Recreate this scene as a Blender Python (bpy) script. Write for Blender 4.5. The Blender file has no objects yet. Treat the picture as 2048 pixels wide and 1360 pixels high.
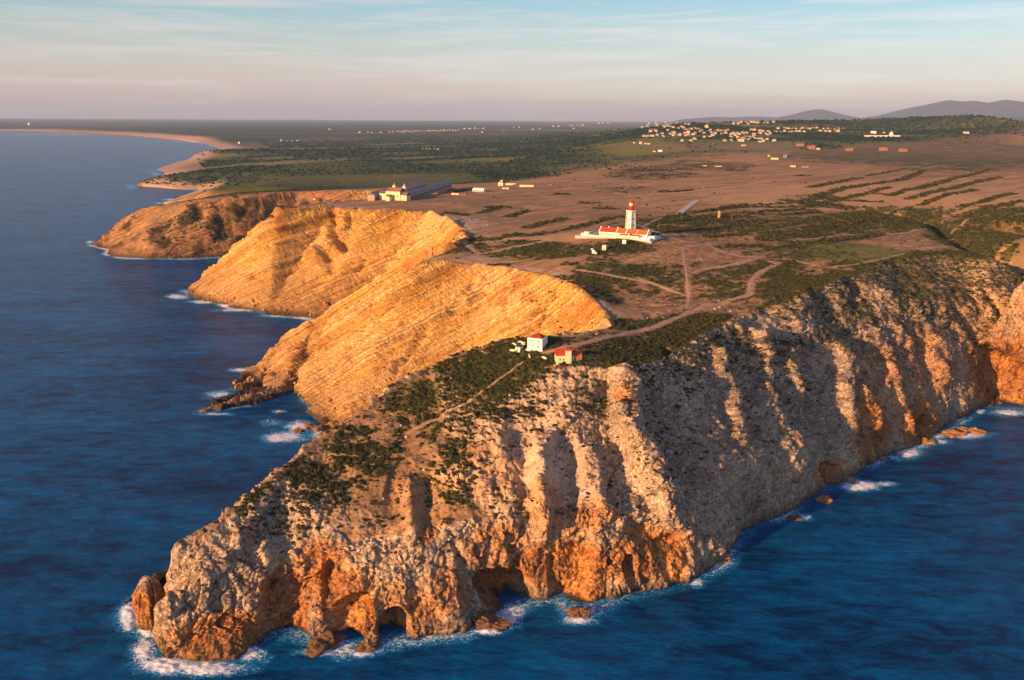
import bpy, math, random
import numpy as np
from mathutils import Vector, Matrix, Euler
from mathutils.geometry import delaunay_2d_cdt

random.seed(7)
rng = np.random.default_rng(11)
scene = bpy.context.scene
COL = scene.collection

# ------------------------------------------------------------------ camera
CAM_H = 250.0          # metres above the sea
FOC = 1700.0           # focal length in pixels of the 2048 px wide photograph
PITCH = math.radians(14.6)
ROLL = math.radians(0.30)
cam_data = bpy.data.cameras.new('camera')
cam_data.sensor_width = 36.0
cam_data.lens = 36.0 * FOC / 2048.0
cam_data.clip_start = 1.0
cam_data.clip_end = 300000.0
cam = bpy.data.objects.new('camera', cam_data)
COL.objects.link(cam)
CAM_ROT = Euler((math.radians(90) - PITCH, 0, 0)).to_matrix() @ Matrix.Rotation(ROLL, 3, 'Z')
cam.matrix_world = Matrix.Translation((0, 0, CAM_H)) @ CAM_ROT.to_4x4()
scene.camera = cam

# ------------------------------------------------------------------ sun and sky
SUN_EL = math.radians(13.0)
SUN_AZ = math.radians(-130.0)      # compass-like, clockwise from +Y; the sun stands left and a little behind
sun_vec = Vector((math.sin(SUN_AZ) * math.cos(SUN_EL), math.cos(SUN_AZ) * math.cos(SUN_EL), math.sin(SUN_EL)))
sl = bpy.data.lights.new('sun', 'SUN')
sl.energy = 5.0
sl.angle = math.radians(0.5)
sl.color = (1.0, 0.53, 0.22)
so = bpy.data.objects.new('sun', sl)
so.rotation_euler = sun_vec.to_track_quat('Z', 'Y').to_euler()
so.location = (0, 0, 2000)
COL.objects.link(so)

def srgb(r, g, b):
    f = lambda c: (c / 255 / 12.92) if c / 255 <= 0.04045 else ((c / 255 + 0.055) / 1.055) ** 2.4
    return (f(r), f(g), f(b), 1.0)

world = bpy.data.worlds.new('World')
scene.world = world
world.use_nodes = True
wt = world.node_tree
wt.nodes.clear()
def wn(t, **kw):
    n = wt.nodes.new(t)
    for k, v in kw.items(): setattr(n, k, v)
    return n
w_out = wn('ShaderNodeOutputWorld')
bg_n = wn('ShaderNodeBackground'); bg_n.inputs['Strength'].default_value = 0.05
sky = wn('ShaderNodeTexSky', sky_type='NISHITA'); sky.sun_disc = False
sky.sun_elevation = SUN_EL; sky.sun_rotation = SUN_AZ
sky.altitude = 250; sky.air_density = 1.0; sky.dust_density = 0.6; sky.ozone_density = 3.0
wt.links.new(sky.outputs[0], bg_n.inputs['Color'])
tc = wn('ShaderNodeTexCoord')
sep = wn('ShaderNodeSeparateXYZ'); wt.links.new(tc.outputs['Generated'], sep.inputs[0])
ramp = wn('ShaderNodeValToRGB')
wt.links.new(sep.outputs['Z'], ramp.inputs[0])
stops = [(0.0, (226, 150, 170)), (0.012, (232, 158, 174)), (0.030, (236, 170, 170)), (0.052, (232, 188, 168)), (0.080, (208, 196, 170)),
         (0.105, (172, 194, 180)), (0.135, (130, 182, 192)), (0.22, (44, 138, 196)), (0.5, (16, 98, 178)), (1.0, (8, 66, 150))]
cr = ramp.color_ramp
while len(cr.elements) < len(stops): cr.elements.new(0.5)
for e, (p, c) in zip(cr.elements, stops):
    e.position = p; e.color = srgb(*c)
# high thin cloud streaks, the same all round the sky
mapn = wn('ShaderNodeMapping'); mapn.inputs['Scale'].default_value = (2.2, 2.2, 34.0)
wt.links.new(tc.outputs['Generated'], mapn.inputs[0])
cn = wn('ShaderNodeTexNoise'); cn.inputs['Scale'].default_value = 2.1; cn.inputs['Detail'].default_value = 9
cn.inputs['Roughness'].default_value = 0.62; cn.inputs['Distortion'].default_value = 0.5
wt.links.new(mapn.outputs[0], cn.inputs['Vector'])
cm = wn('ShaderNodeMapRange'); cm.inputs['From Min'].default_value = 0.46; cm.inputs['From Max'].default_value = 0.64
cm.inputs['To Max'].default_value = 0.85
wt.links.new(cn.outputs[0], cm.inputs['Value'])
cmix = wn('ShaderNodeMix', data_type='RGBA')
wt.links.new(cm.outputs[0], cmix.inputs['Factor'])
wt.links.new(ramp.outputs[0], cmix.inputs[6])
cmix.inputs[7].default_value = srgb(252, 220, 202)
bg_r = wn('ShaderNodeBackground'); bg_r.inputs['Strength'].default_value = 0.225
wt.links.new(cmix.outputs[2], bg_r.inputs['Color'])
addw = wn('ShaderNodeAddShader')
wt.links.new(bg_n.outputs[0], addw.inputs[0]); wt.links.new(bg_r.outputs[0], addw.inputs[1])
wt.links.new(addw.outputs[0], w_out.inputs['Surface'])

vs = scene.view_settings
vs.view_transform = 'Standard'; vs.look = 'None'; vs.gamma = 1.0; vs.exposure = 1.05; vs.use_curve_mapping = False
scene.cycles.volume_bounces = 0
scene.cycles.max_bounces = 5
scene.cycles.volume_step_rate = 4.0

# ------------------------------------------------------------------ photograph pixel <-> place
def ray(px, py):
    return CAM_ROT @ Vector(((px - 1024) / FOC, -(py - 680) / FOC, -1.0))
def at(px, py, z=0.0):
    """The place at height z seen at this pixel of the photograph."""
    d = ray(px, py)
    t = (z - CAM_H) / d.z
    return (d.x * t, d.y * t, z)
def at_d(px, py, y):
    """The place at forward distance y seen at this pixel."""
    d = ray(px, py); t = y / d.y
    return (d.x * t, y, CAM_H + d.z * t)

# ------------------------------------------------------------------ the lie of the land: breaklines
P0 = lambda L: [at(*p, 0.0) for p in L]
P = lambda L: [at(*p) for p in L]
coast_near = P0([(258, 1222), (268, 1252), (306, 1268), (352, 1240), (388, 1212), (366, 1244), (346, 1272), (318, 1298), (344, 1314), (400, 1322), (470, 1318),
    (508, 1296), (540, 1274), (580, 1268), (640, 1276), (690, 1302), (740, 1294), (800, 1282), (860, 1270),
    (930, 1264), (968, 1236), (1012, 1242), (1030, 1215), (1065, 1198), (1120, 1196), (1135, 1215), (1158, 1228), (1185, 1214), (1245, 1188),
    (1310, 1178), (1372, 1166), (1396, 1150), (1448, 1122), (1452, 1100), (1478, 1068), (1500, 1050), (1560, 1034), (1600, 1006), (1640, 985),
    (1690, 955), (1728, 938), (1768, 912), (1800, 902), (1840, 888), (1866, 876), (1900, 850), (1940, 826), (1964, 812), (2010, 818), (2060, 820)])
coast_right = [(620, 800, 0), (760, 860, 0), (1000, 960, 0), (1500, 1250, 0), (2400, 1900, 0), (3100, 2900, 0), (3650, 4500, 0), (3900, 6500, 0), (4300, 7600, 0), (5000, 8600, 0),
    (7500, 10500, 0), (16000, 14000, 0), (60000, 30000, 0), (90000, 90000, 0), (-90000, 90000, 0), (-70000, 40000, 0)]
coast_farleft = P0([(-300, 258), (-150, 259.5), (0, 261), (60, 262.5), (130, 265.5), (200, 269), (260, 272), (320, 277), (370, 281.5), (400, 286), (420, 291), (434, 296)])
coast_left = P0([(432, 300), (402, 301), (397, 312), (372, 320), (350, 325), (328, 332), (306, 339), (330, 345), (322, 352), (300, 362), (268, 372), (310, 374.5), (345, 378), (385, 380), (398, 379), (360, 392), (342, 400), (321, 406)])
coast_c = [(-830, 2250, 0), (-800, 1950, 0), (-850, 1830, 0)] + P0([(230, 482), (205, 486), (182, 488), (208, 495), (226, 500), (212, 508), (240, 514), (300, 517), (380, 516), (450, 513)])
coast_cb = [(-440, 1620, 0), (-330, 1560, 0), (-300, 1450, 0), (-340, 1370, 0), (-410, 1310, 0)]
coast_b = P0([(376, 581), (392, 592), (420, 601), (470, 614), (540, 626), (622, 636)])
coast_ba = [(-200, 1050, 0), (-120, 980, 0), (-105, 925, 0), (-150, 890, 0), (-205, 870, 0)]
coast_a = P0([(518, 741), (500, 752), (485, 764), (468, 778), (500, 776), (545, 762), (520, 785), (470, 797), (432, 812), (403, 823), (430, 822),
    (500, 806), (560, 788), (600, 776), (614, 790), (628, 812), (644, 832), (652, 846), (640, 862), (655, 872), (690, 862)])
coast_an = [(-70, 628, 0), (-10, 600, 0), (6, 582, 0), (-10, 566, 0), (-50, 548, 0), (-95, 528, 0), (-130, 505, 0), (-160, 478, 0), (-188, 452, 0), (-203, 425, 0), (-207, 402, 0)]
coast = coast_near + coast_right + coast_farleft + coast_left + coast_c + coast_cb + coast_b + coast_ba + coast_a + coast_an

lines = [
  # north skyline of the near headland, tip to saddle
  P([(268, 1206, 16), (274, 1172, 26), (290, 1130, 37), (350, 1085, 45), (430, 1040, 52), (500, 995, 58), (560, 945, 64), (610, 892, 70), (660, 857, 75),
     (720, 824, 80), (790, 777, 87), (860, 735, 95), (920, 703, 102), (1000, 682, 109), (1090, 672, 113), (1190, 662, 113), (1260, 640, 112), (1340, 616, 112), (1420, 598, 113), (1480, 588, 115)]),
  # edge between the scrub slope and the steep south face
  P([(312, 1192, 30), (400, 1150, 36), (470, 1120, 38), (560, 1060, 42), (640, 1020, 50), (700, 985, 54), (770, 950, 59), (830, 905, 66), (890, 868, 73), (960, 838, 82), (1030, 795, 92), (1100, 742, 104), (1165, 732, 108), (1240, 742, 106),
     (1330, 712, 105), (1400, 672, 108), (1450, 645, 111), (1520, 612, 113)]),
  # middle of the south face
  P([(400, 1235, 16), (480, 1230, 14), (560, 1160, 26), (620, 1130, 30), (700, 1095, 38), (800, 1075, 42), (900, 1060, 44), (1000, 1045, 44), (1100, 1030, 46), (1200, 1030, 44), (1300, 1045, 36), (1380, 1040, 34),
     (1420, 960, 48), (1460, 930, 50), (1520, 900, 46), (1600, 880, 44)]),
  P([(860, 960, 58), (1000, 900, 70), (1120, 870, 76), (1220, 860, 78), (1300, 860, 78), (1400, 800, 80), (1500, 790, 70), (1580, 700, 88), (1650, 650, 97)]),
  P([(1640, 880, 34), (1700, 850, 31), (1740, 800, 44), (1800, 750, 52), (1850, 760, 42), (1900, 740, 44), (1950, 700, 52), (2055, 670, 58)]),
  P([(1680, 700, 74), (1740, 660, 84), (1800, 600, 102), (1880, 600, 98), (1950, 600, 92), (2055, 560, 104)]),
  # upper edge on the right
  P([(1520, 592, 116), (1570, 600, 115), (1640, 575, 121), (1700, 550, 125), (1760, 518, 128), (1830, 506, 129), (1900, 503, 128), (1980, 515, 125), (2060, 542, 122)]),
  # golden face A: rim and skyline
  P([(815, 538, 110), (842, 526, 116), (870, 518, 120), (930, 520, 120), (1000, 530, 120), (1070, 545, 119), (1130, 562, 118), (1180, 590, 117), (1215, 625, 114), (1226, 648, 112)]),
  P([(815, 538, 110), (760, 563, 96), (700, 595, 78), (640, 632, 58), (600, 662, 43), (560, 692, 27), (535, 718, 12), (520, 732, 6)]),
  P([(482, 768, 5), (540, 748, 10), (580, 739, 15)]),
  P([(418, 817, 4), (500, 792, 9), (570, 771, 10), (620, 760, 13)]),
  # golden face B: rim and skyline
  P([(400, 562, 18), (440, 530, 44), (500, 478, 82), (530, 446, 106), (560, 415, 127), (620, 411, 128), (680, 413, 128), (720, 418, 128), (760, 421, 128), (830, 420, 128), (870, 425, 128), (900, 440, 127), (925, 460, 126), (938, 480, 125), (918, 492, 124), (905, 503, 122), (870, 518, 120)]),
  # headland C
  P([(200, 484, 6), (215, 470, 20), (240, 446, 44), (262, 430, 60), (290, 416, 75), (340, 408, 84), (400, 400, 93), (450, 395, 98), (520, 389, 104), (600, 383, 108), (640, 392, 118), (655, 402, 127)]),
  # headlands D, F and the beach bluff
  P([(275, 370, 6), (300, 360, 20), (325, 350, 34), (370, 348, 38), (430, 347, 40)]),
  P([(405, 300, 45), (460, 299.5, 46)]),
]
bluff = [at(x, y - 5.5 if x > 300 else y - 4.0, 0) for x, y in [(-300, 258), (-150, 259.5), (0, 261), (60, 262.5), (130, 265.5), (200, 269), (260, 272), (320, 277), (370, 281.5), (410, 286)]]
lines.append([(x, y, 45.0) for x, y, z in bluff])
spots = P([
  (430, 375, 66), (600, 350, 66), (520, 370, 72), (470, 385, 85), (800, 376, 62), (700, 384, 75), (620, 375, 82), (700, 330, 60), (900, 340, 70), (1000, 351, 84), (1060, 362, 118), (500, 330, 60), (450, 340, 52),
  (760, 402, 129), (700, 400, 128), (800, 398, 131), (905, 384, 129), (960, 378, 129), (1000, 376, 128), (1100, 362, 128), (1200, 352, 130), (1300, 330, 134), (1150, 330, 110), (1400, 300, 142),
  (1550, 320, 138), (1700, 310, 141), (1900, 320, 140), (2048, 330, 141), (2150, 330, 141), (1300, 275, 175), (1300, 255, 205), (1500, 277, 166), (1400, 255, 200), (1380, 244, 235), (1200, 262, 110), (1150, 282, 110), (1180, 300, 112),
  (1050, 300, 70), (900, 300, 55), (1000, 275, 50), (1100, 330, 95), (700, 300, 50), (500, 300, 50), (1600, 262, 195), (1730, 276, 164), (1850, 285, 155), (1950, 295, 150), (2030, 300, 146), (1700, 258, 190), (1850, 262, 185),
  (960, 440, 128), (1000, 470, 127), (960, 500, 122), (1000, 505, 122), (1100, 440, 132), (1245, 478, 135), (1330, 470, 135), (1180, 470, 134), (1150, 520, 127), (1050, 525, 121), (1250, 540, 124), (1160, 560, 119), (1260, 610, 110), (1320, 590, 113),
  (1380, 600, 113), (1440, 570, 119), (1300, 560, 120), (1360, 520, 128), (1500, 520, 127), (1560, 560, 121), (1600, 470, 129), (1700, 495, 126), (1650, 540, 124), (1800, 462, 126), (1760, 480, 125), (1870, 480, 122),
  (1300, 430, 136), (1400, 400, 136), (1100, 400, 131), (1500, 430, 133), (1580, 415, 131), (1700, 418, 127), (1800, 432, 123), (1870, 445, 118), (1930, 480, 107), (2000, 495, 98), (2100, 530, 85), (1650, 380, 137), (1800, 380, 138), (2048, 400, 138), (2000, 440, 131),
  (1930, 450, 128), (2100, 480, 128), (1650, 340, 139), (1850, 350, 139), (1500, 360, 137),
]) + [at_d(1500, 247, 6200), at_d(1600, 243, 6300), at_d(1700, 238, 6500), at_d(1780, 235, 6500), at_d(1850, 231, 6400), at_d(1950, 227, 6000), at_d(1985, 231, 5700), at_d(2048, 252, 5200), at_d(2160, 262, 5000),
      at_d(1440, 243, 6300), (600, 850, 124), (800, 1000, 122), (1200, 1350, 132), (2300, 2200, 138),
      (2900, 3200, 138), (3000, 8000, 60), (5200, 9800, 60), (1500, 9000, 60), (0, 9000, 55), (-1500, 12000, 48), (3000, 14000, 60), (-6000, 24000, 55), (0, 30000, 60), (20000, 30000, 70), (0, 60000, 75), (-30000, 60000, 75), (30000, 60000, 75)]

vid, vz, edges = {}, [], []
pts2 = []
def addv(p):
    k = (round(p[0], 2), round(p[1], 2))
    if k not in vid:
        vid[k] = len(pts2); pts2.append(Vector((p[0], p[1]))); vz.append(p[2])
    return vid[k]
ci = [addv(p) for p in coast]
for a, b in zip(ci, ci[1:] + ci[:1]): edges.append((a, b))
for L in lines:
    li = [addv(p) for p in L]
    for a, b in zip(li, li[1:]): edges.append((a, b))
for p in spots: addv(p)
ov, oe, of, o_v, _, _ = delaunay_2d_cdt(pts2, edges, [], 0, 1e-3, True)
tz = []
for i, src in enumerate(o_v):
    if src: tz.append(vz[src[0]])
    else:
        d = [(ov[i] - pts2[j]).length for j in range(len(pts2))]
        j = sorted(range(len(d)), key=d.__getitem__)[:3]
        tz.append(sum(vz[q] / (d[q] + .1) for q in j) / sum(1 / (d[q] + .1) for q in j))
        print('breaklines cross near', ov[i][:], 'pixel?', tz[-1])
TV = np.array([(ov[i][0], ov[i][1], tz[i]) for i in range(len(ov))])

# ------------------------------------------------------------------ polar height grid (azimuth x distance from below the camera)
A0, A1, NA = math.radians(-43), math.radians(43), 1240
R0, R1, NR = 320.0, 75000.0, 4600
AZ = np.linspace(A0, A1, NA)
RR = np.exp(np.linspace(math.log(R0), math.log(R1), NR))
SIN, COS = np.sin(AZ)[:, None], np.cos(AZ)[:, None]
HG = np.full((NA, NR), -12.0, np.float64)
lr0, dlr, da = math.log(R0), math.log(R1 / R0) / (NR - 1), (A1 - A0) / (NA - 1)
for f in of:
    for k in range(1, len(f) - 1):
        a, b, c = TV[f[0]], TV[f[k]], TV[f[k + 1]]
        if a[2] == 0 and b[2] == 0 and c[2] == 0: pass
        az = [math.atan2(p[0], p[1]) for p in (a, b, c)]
        if max(az) - min(az) > math.pi: continue
        i0, i1 = max(0, int((min(az) - A0) / da)), min(NA, int((max(az) - A0) / da) + 2)
        if i0 >= i1: continue
        rs = [math.hypot(p[0], p[1]) for p in (a, b, c)]
        rmin = 1e18
        for p, q in ((a, b), (b, c), (c, a)):
            d = q[:2] - p[:2]; t = max(0, min(1, -np.dot(p[:2], d) / max(np.dot(d, d), 1e-9)))
            rmin = min(rmin, np.hypot(*(p[:2] + t * d)))
        j0 = max(0, int((math.log(max(rmin, 1)) - lr0) / dlr)); j1 = min(NR, int((math.log(max(rs)) - lr0) / dlr) + 2)
        if j0 >= j1: continue
        X = SIN[i0:i1] * RR[None, j0:j1]; Y = COS[i0:i1] * RR[None, j0:j1]
        det = (b[1] - c[1]) * (a[0] - c[0]) + (c[0] - b[0]) * (a[1] - c[1])
        if abs(det) < 1e-9: continue
        l1 = ((b[1] - c[1]) * (X - c[0]) + (c[0] - b[0]) * (Y - c[1])) / det
        l2 = ((c[1] - a[1]) * (X - c[0]) + (a[0] - c[0]) * (Y - c[1])) / det
        l3 = 1 - l1 - l2
        m = (l1 >= -1e-6) & (l2 >= -1e-6) & (l3 >= -1e-6)
        HG[i0:i1, j0:j1][m] = (l1 * a[2] + l2 * b[2] + l3 * c[2])[m]
# sea where outside the land outline
CP = np.array([(p[0], p[1]) for p in coast])
CQ = np.roll(CP, -1, axis=0)
INL = np.zeros((NA, NR), bool)
for i in range(NA):
    dx, dy = math.sin(AZ[i]), math.cos(AZ[i])
    s0 = CP[:, 0] * dy - CP[:, 1] * dx; s1 = CQ[:, 0] * dy - CQ[:, 1] * dx
    m = (s0 > 0) != (s1 > 0)
    t = s0[m] / (s0[m] - s1[m])
    q = CP[m] + (CQ[m] - CP[m]) * t[:, None]
    r = q[:, 0] * dx + q[:, 1] * dy
    r = np.sort(r[r > 0])
    INL[i] = (np.searchsorted(r, RR) % 2) == (1 if len(r) % 2 == 0 else 0) if len(r) else False
HG[~INL] = -12.0
def boxblur(a, n, ax):
    if n < 1: return a
    pad = [(0, 0), (0, 0)]; pad[ax] = (n + 1, n)
    b = np.cumsum(np.pad(a, pad, mode='edge'), axis=ax)
    if ax == 0: return (b[2 * n + 1:] - b[:-(2 * n + 1)]) / (2 * n + 1)
    return (b[:, 2 * n + 1:] - b[:, :-(2 * n + 1)]) / (2 * n + 1)
def blur(a, na, nr, it=3):
    for _ in range(it):
        a = boxblur(boxblur(a, na, 0), nr, 1)
    return a
Hs = blur(HG, 1, 1, 2)
Hl = blur(np.where(INL, HG, 0), 6, 6, 2)
Lw = blur(INL.astype(float), 6, 6, 2)
Hl = np.where(INL, Hl / np.maximum(Lw, 0.05), Hs)
dzr = np.abs(np.gradient(Hl, axis=1)) / (RR[None, :] * dlr)
dza = np.abs(np.gradient(Hl, axis=0)) / (RR[None, :] * da)
stp = blur(np.sqrt(dzr ** 2 + dza ** 2), 3, 3, 2)
cm_ = np.clip((stp - 0.22) / 0.3, 0, 1)
HG = Hl * (1 - cm_) + Hs * cm_
def interp(G, az, r):
    u = np.clip((az - A0) / da, 0, NA - 1.001); v = np.clip((np.log(r) - lr0) / dlr, 0, NR - 1.001)
    i = u.astype(int); j = v.astype(int); fu = u - i; fv = v - j
    return (G[i, j] * (1 - fu) * (1 - fv) + G[i + 1, j] * fu * (1 - fv) + G[i, j + 1] * (1 - fu) * fv + G[i + 1, j + 1] * fu * fv)
def ground_z(x, y):
    return float(interp(HG, np.array([math.atan2(x, y)]), np.array([math.hypot(x, y)]))[0])
def hit(px, py, rmin=0.0, rmax=1e9):
    """Where the line of sight through this pixel first meets the land (or the sea)."""
    d = ray(px, py); az = math.atan2(d.x, d.y); s = d.z / math.hypot(d.x, d.y)
    u = min(max((az - A0) / da, 0), NA - 1.001); i = int(u); fu = u - i
    prof = HG[i] * (1 - fu) + HG[i + 1] * fu
    line = CAM_H + s * RR
    j = np.nonzero(((line <= np.maximum(prof, 0.0))) & (RR > rmin))[0]
    if len(j) == 0: return None
    j = j[0]; r = RR[j]
    if j > 0:
        a = line[j - 1] - max(prof[j - 1], 0); b = line[j] - max(prof[j], 0)
        if a > 0 and a - b > 1e-9: r = RR[j - 1] + (RR[j] - RR[j - 1]) * a / (a - b)
    if r > rmax: return None
    return (math.sin(az) * r, math.cos(az) * r, CAM_H + s * r)

# ------------------------------------------------------------------ numpy noise
_P = rng.permutation(4096).astype(np.int32)
_V = rng.random(4096).astype(np.float32) * 2 - 1
def vnoise(x, y, z):
    xi = np.floor(x); yi = np.floor(y); zi = np.floor(z)
    fx = (x - xi).astype(np.float32); fy = (y - yi).astype(np.float32); fz = (z - zi).astype(np.float32)
    fx = fx * fx * (3 - 2 * fx); fy = fy * fy * (3 - 2 * fy); fz = fz * fz * (3 - 2 * fz)
    xi = xi.astype(np.int32); yi = yi.astype(np.int32); zi = zi.astype(np.int32)
    r = []
    for dx in (0, 1):
        a = _P[(xi + dx) & 4095]
        for dy in (0, 1):
            b = _P[(a + yi + dy) & 4095]
            r.append(_V[(b + _P[zi & 4095]) & 4095] * (1 - fz) + _V[(b + _P[(zi + 1) & 4095]) & 4095] * fz)
    return (r[0] * (1 - fy) + r[1] * fy) * (1 - fx) + (r[2] * (1 - fy) + r[3] * fy) * fx
def fbm(x, y, z, lam, octv=4, gain=0.5, ridged=False, seed=0.0):
    o = 0; a = 1.0; t = 0
    for k in range(octv):
        s = 2.03 ** k / lam
        n = vnoise(x * s + seed + 17.3 * k, y * s - seed + 5.1 * k, z * s + 9.7 * k + seed * .5)
        if ridged: n = 1 - 2 * np.abs(n)
        o = o + a * n; t += a; a *= gain
    return o / t
def worley(x, y, z, lam, seed=0):
    x = x / lam; y = y / lam; z = z / lam
    xi = np.floor(x).astype(np.int32); yi = np.floor(y).astype(np.int32); zi = np.floor(z).astype(np.int32)
    f1 = np.full(x.shape, 9.0, np.float32); f2 = f1.copy(); cid = np.zeros(x.shape, np.float32)
    for dx in (-1, 0, 1):
        for dy in (-1, 0, 1):
            b = _P[(_P[(xi + dx + seed) & 4095] + yi + dy) & 4095]
            for dz in (-1, 0, 1):
                h = _P[(b + zi + dz) & 4095]
                px = xi + dx + 0.5 + 0.5 * _V[h]; py = yi + dy + 0.5 + 0.5 * _V[(h + 1237) & 4095]; pz = zi + dz + 0.5 + 0.5 * _V[(h + 2711) & 4095]
                d = ((x - px) ** 2 + (y - py) ** 2 + (z - pz) ** 2).astype(np.float32)
                n1 = d < f1
                f2 = np.where(n1, f1, np.minimum(f2, d)); cid = np.where(n1, _V[(h + 77) & 4095], cid); f1 = np.where(n1, d, f1)
    return np.sqrt(f1), np.sqrt(f2), cid
def sstep(a, b, x):
    t = np.clip((x - a) / (b - a), 0, 1)
    return t * t * (3 - 2 * t)
# ------------------------------------------------------------------ terrain mesh: rows follow the visible detail, then real relief is pushed out of it
NCOL, NROW = 1060, 1500
elev = np.arctan2(CAM_H - HG, RR[None, :])
de = np.abs(np.gradient(elev, axis=1)) / dlr
w = 0.30 + (0.10 - 0.30) * sstep(1400, 3500, RR)[None, :]
dens = np.sqrt(de ** 2 + w ** 2)
dens = np.where(HG > -6, dens, 0.012)
dens = blur(dens, 28, 12, 2)
cum = np.cumsum(dens, axis=1); cum = cum / cum[:, -1:]
colaz = np.linspace(A0 + 1e-4, A1 - 1e-4, NCOL)
ci_ = np.clip(((colaz - A0) / da).astype(int), 0, NA - 2)
kk = np.linspace(0.0005, 0.9995, NROW)
RK = np.empty((NCOL, NROW))
for i, c in enumerate(ci_):
    RK[i] = np.exp(np.interp(kk, cum[c], np.log(RR)))
RK = blur(RK, 2, 0, 1)
AZK = np.repeat(colaz[:, None], NROW, 1)
ZK = interp(HG, AZK, RK)
XK = np.sin(AZK) * RK; YK = np.cos(AZK) * RK
def grid_normals(X, Y, Z):
    Pn = np.stack([X, Y, Z], -1)
    u = np.gradient(Pn, axis=0); v = np.gradient(Pn, axis=1)
    n = np.cross(v, u)
    n /= np.maximum(np.linalg.norm(n, axis=-1, keepdims=True), 1e-9)
    n[n[..., 2] < 0] *= -1
    return n
land = interp(INL.astype(float), AZK, RK)
N0 = grid_normals(XK, YK, interp(blur(HG, 3, 4, 2), AZK, RK))
slope = 1 - N0[..., 2]
sel = np.nonzero((ZK.ravel() > -11.5))[0]          # everything on or near land
x, y, z, r = XK.ravel()[sel], YK.ravel()[sel], ZK.ravel()[sel], RK.ravel()[sel]
nx, ny, nz = [N0[..., k].ravel()[sel] for k in range(3)]
cliff = sstep(0.86, 0.66, nz) * sstep(9000, 5000, r)
def seg_dist(px, py, pz, poly):
    """distance to a polyline and the position (0..1) along it"""
    best = np.full(px.shape, 1e9); tt = np.zeros(px.shape)
    L = len(poly) - 1
    for k in range(L):
        a = np.array(poly[k]); b = np.array(poly[k + 1]); d = b - a; dd = max(np.dot(d, d), 1e-9)
        t = np.clip(((px - a[0]) * d[0] + (py - a[1]) * d[1] + (pz - a[2]) * d[2]) / dd, 0, 1)
        q = (px - a[0] - t * d[0]) ** 2 + (py - a[1] - t * d[1]) ** 2 + (pz - a[2] - t * d[2]) ** 2
        m = q < best; best[m] = q[m]; tt[m] = (k + t[m]) / L
    return np.sqrt(best), tt
def near_box(poly, pad):
    q = np.array(poly)
    return np.nonzero((x > q[:, 0].min() - pad) & (x < q[:, 0].max() + pad) & (y > q[:, 1].min() - pad) & (y < q[:, 1].max() + pad) & (z > q[:, 2].min() - pad) & (z < q[:, 2].max() + pad))[0]
def hits(L, **k):
    return [h for h in (hit(*p, **k) for p in L) if h]

# regions
zoneA = (y > 600 - 0.42 * np.clip(x, 0, 200)) & (y < 860) & (x < 95)
zoneB = (y >= 860) & (y < 1500) & (x < 40)
zoneC = (y >= 1500) & (y < 2100)
near = (y < 600 - 0.42 * np.clip(x, 0, 95)) | (x > 95)
farz = y >= 2100
nearc = cliff * (near & (y < 1000))
cliff = np.where(zoneA | zoneB | zoneC, sstep(0.92, 0.80, nz), cliff)
gold = cliff * (zoneA | zoneB)

disp = np.zeros(x.shape)
sunside = np.array([sun_vec.x, sun_vec.y, 0.0])
# buttresses (+) and chimneys (-) of the south face, each a line down the rock
def rib(L, amp, wid, **k):
    poly = hits(L, **k)
    if len(poly) < 2: return
    m = near_box(poly, wid * 3)
    wq = 0.55 * wid
    d, t = seg_dist(x[m] + wq * fbm(x[m], y[m], z[m], wid * 1.6, 3, gain=.6, seed=23), y[m] + wq * fbm(x[m], y[m], z[m], wid * 1.6, 3, gain=.6, seed=27), z[m], poly)
    wob = 1 + 0.35 * fbm(x[m], y[m], z[m], 14, 2, seed=3)
    fall = np.exp(-(d / (wid * wob)) ** 2.6) * (0.75 + 0.5 * fbm(x[m], y[m], z[m], 16, 3, seed=31))
    disp[m] += amp * fall * sstep(0, .22, t) * (0.35 + 0.65 * sstep(1.0, .85, t) + 0.0)
ribs = [
  ([(1120, 745), (1130, 800), (1140, 860)], 4, 12), ([(1236, 725), (1250, 780), (1262, 850), (1298, 920), (1322, 980), (1352, 1035)], 14, 10),
  ([(1092, 845), (1078, 900), (1076, 1000), (1084, 1070)], 10, 6.5), ([(1164, 880), (1184, 930), (1200, 1000), (1208, 1035)], 10, 6.0),
  ([(985, 815), (1002, 880), (1022, 960), (1040, 1050)], 5, 8), ([(1392, 668), (1426, 705), (1428, 745), (1452, 780), (1458, 830), (1486, 900)], 10, 6.5),
  ([(1480, 645), (1522, 682), (1516, 730), (1528, 790), (1550, 850)], 9, 6.5), ([(1562, 680), (1572, 740), (1600, 795)], 6, 6.0),
  ([(1656, 665), (1680, 720), (1682, 800), (1704, 880)], 12, 12), ([(1745, 650), (1760, 720)], 7, 13), ([(1860, 650), (1890, 770)], 7, 10), ([(1820, 600), (1850, 640)], 5, 9), ([(1714, 700), (1724, 780), (1752, 880)], 6, 7), ([(1776, 715), (1790, 790), (1815, 860)], 6, 6),
  ([(1850, 690), (1880, 760)], 6, 9), ([(800, 950), (822, 1020), (828, 1080)], 4, 4), ([(870, 880), (905, 960), (930, 1040)], 4, 7), ([(940, 850), (960, 940), (985, 1020)], 3, 6),
  ([(1420, 960), (1450, 1040), (1455, 1090)], 4, 8), ([(1360, 800), (1372, 860), (1400, 930)], 4, 6), ([(700, 1160), (740, 1200), (740, 1270)], 4, 5), ([(850, 1160), (900, 1200), (920, 1240)], 4, 6),
  ([(390, 1180), (370, 1230), (360, 1280)], 3, 8), ([(1500, 860), (1520, 930), (1530, 1000)], 4, 9), ([(1560, 880), (1590, 950)], 4, 9),
]
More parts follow.
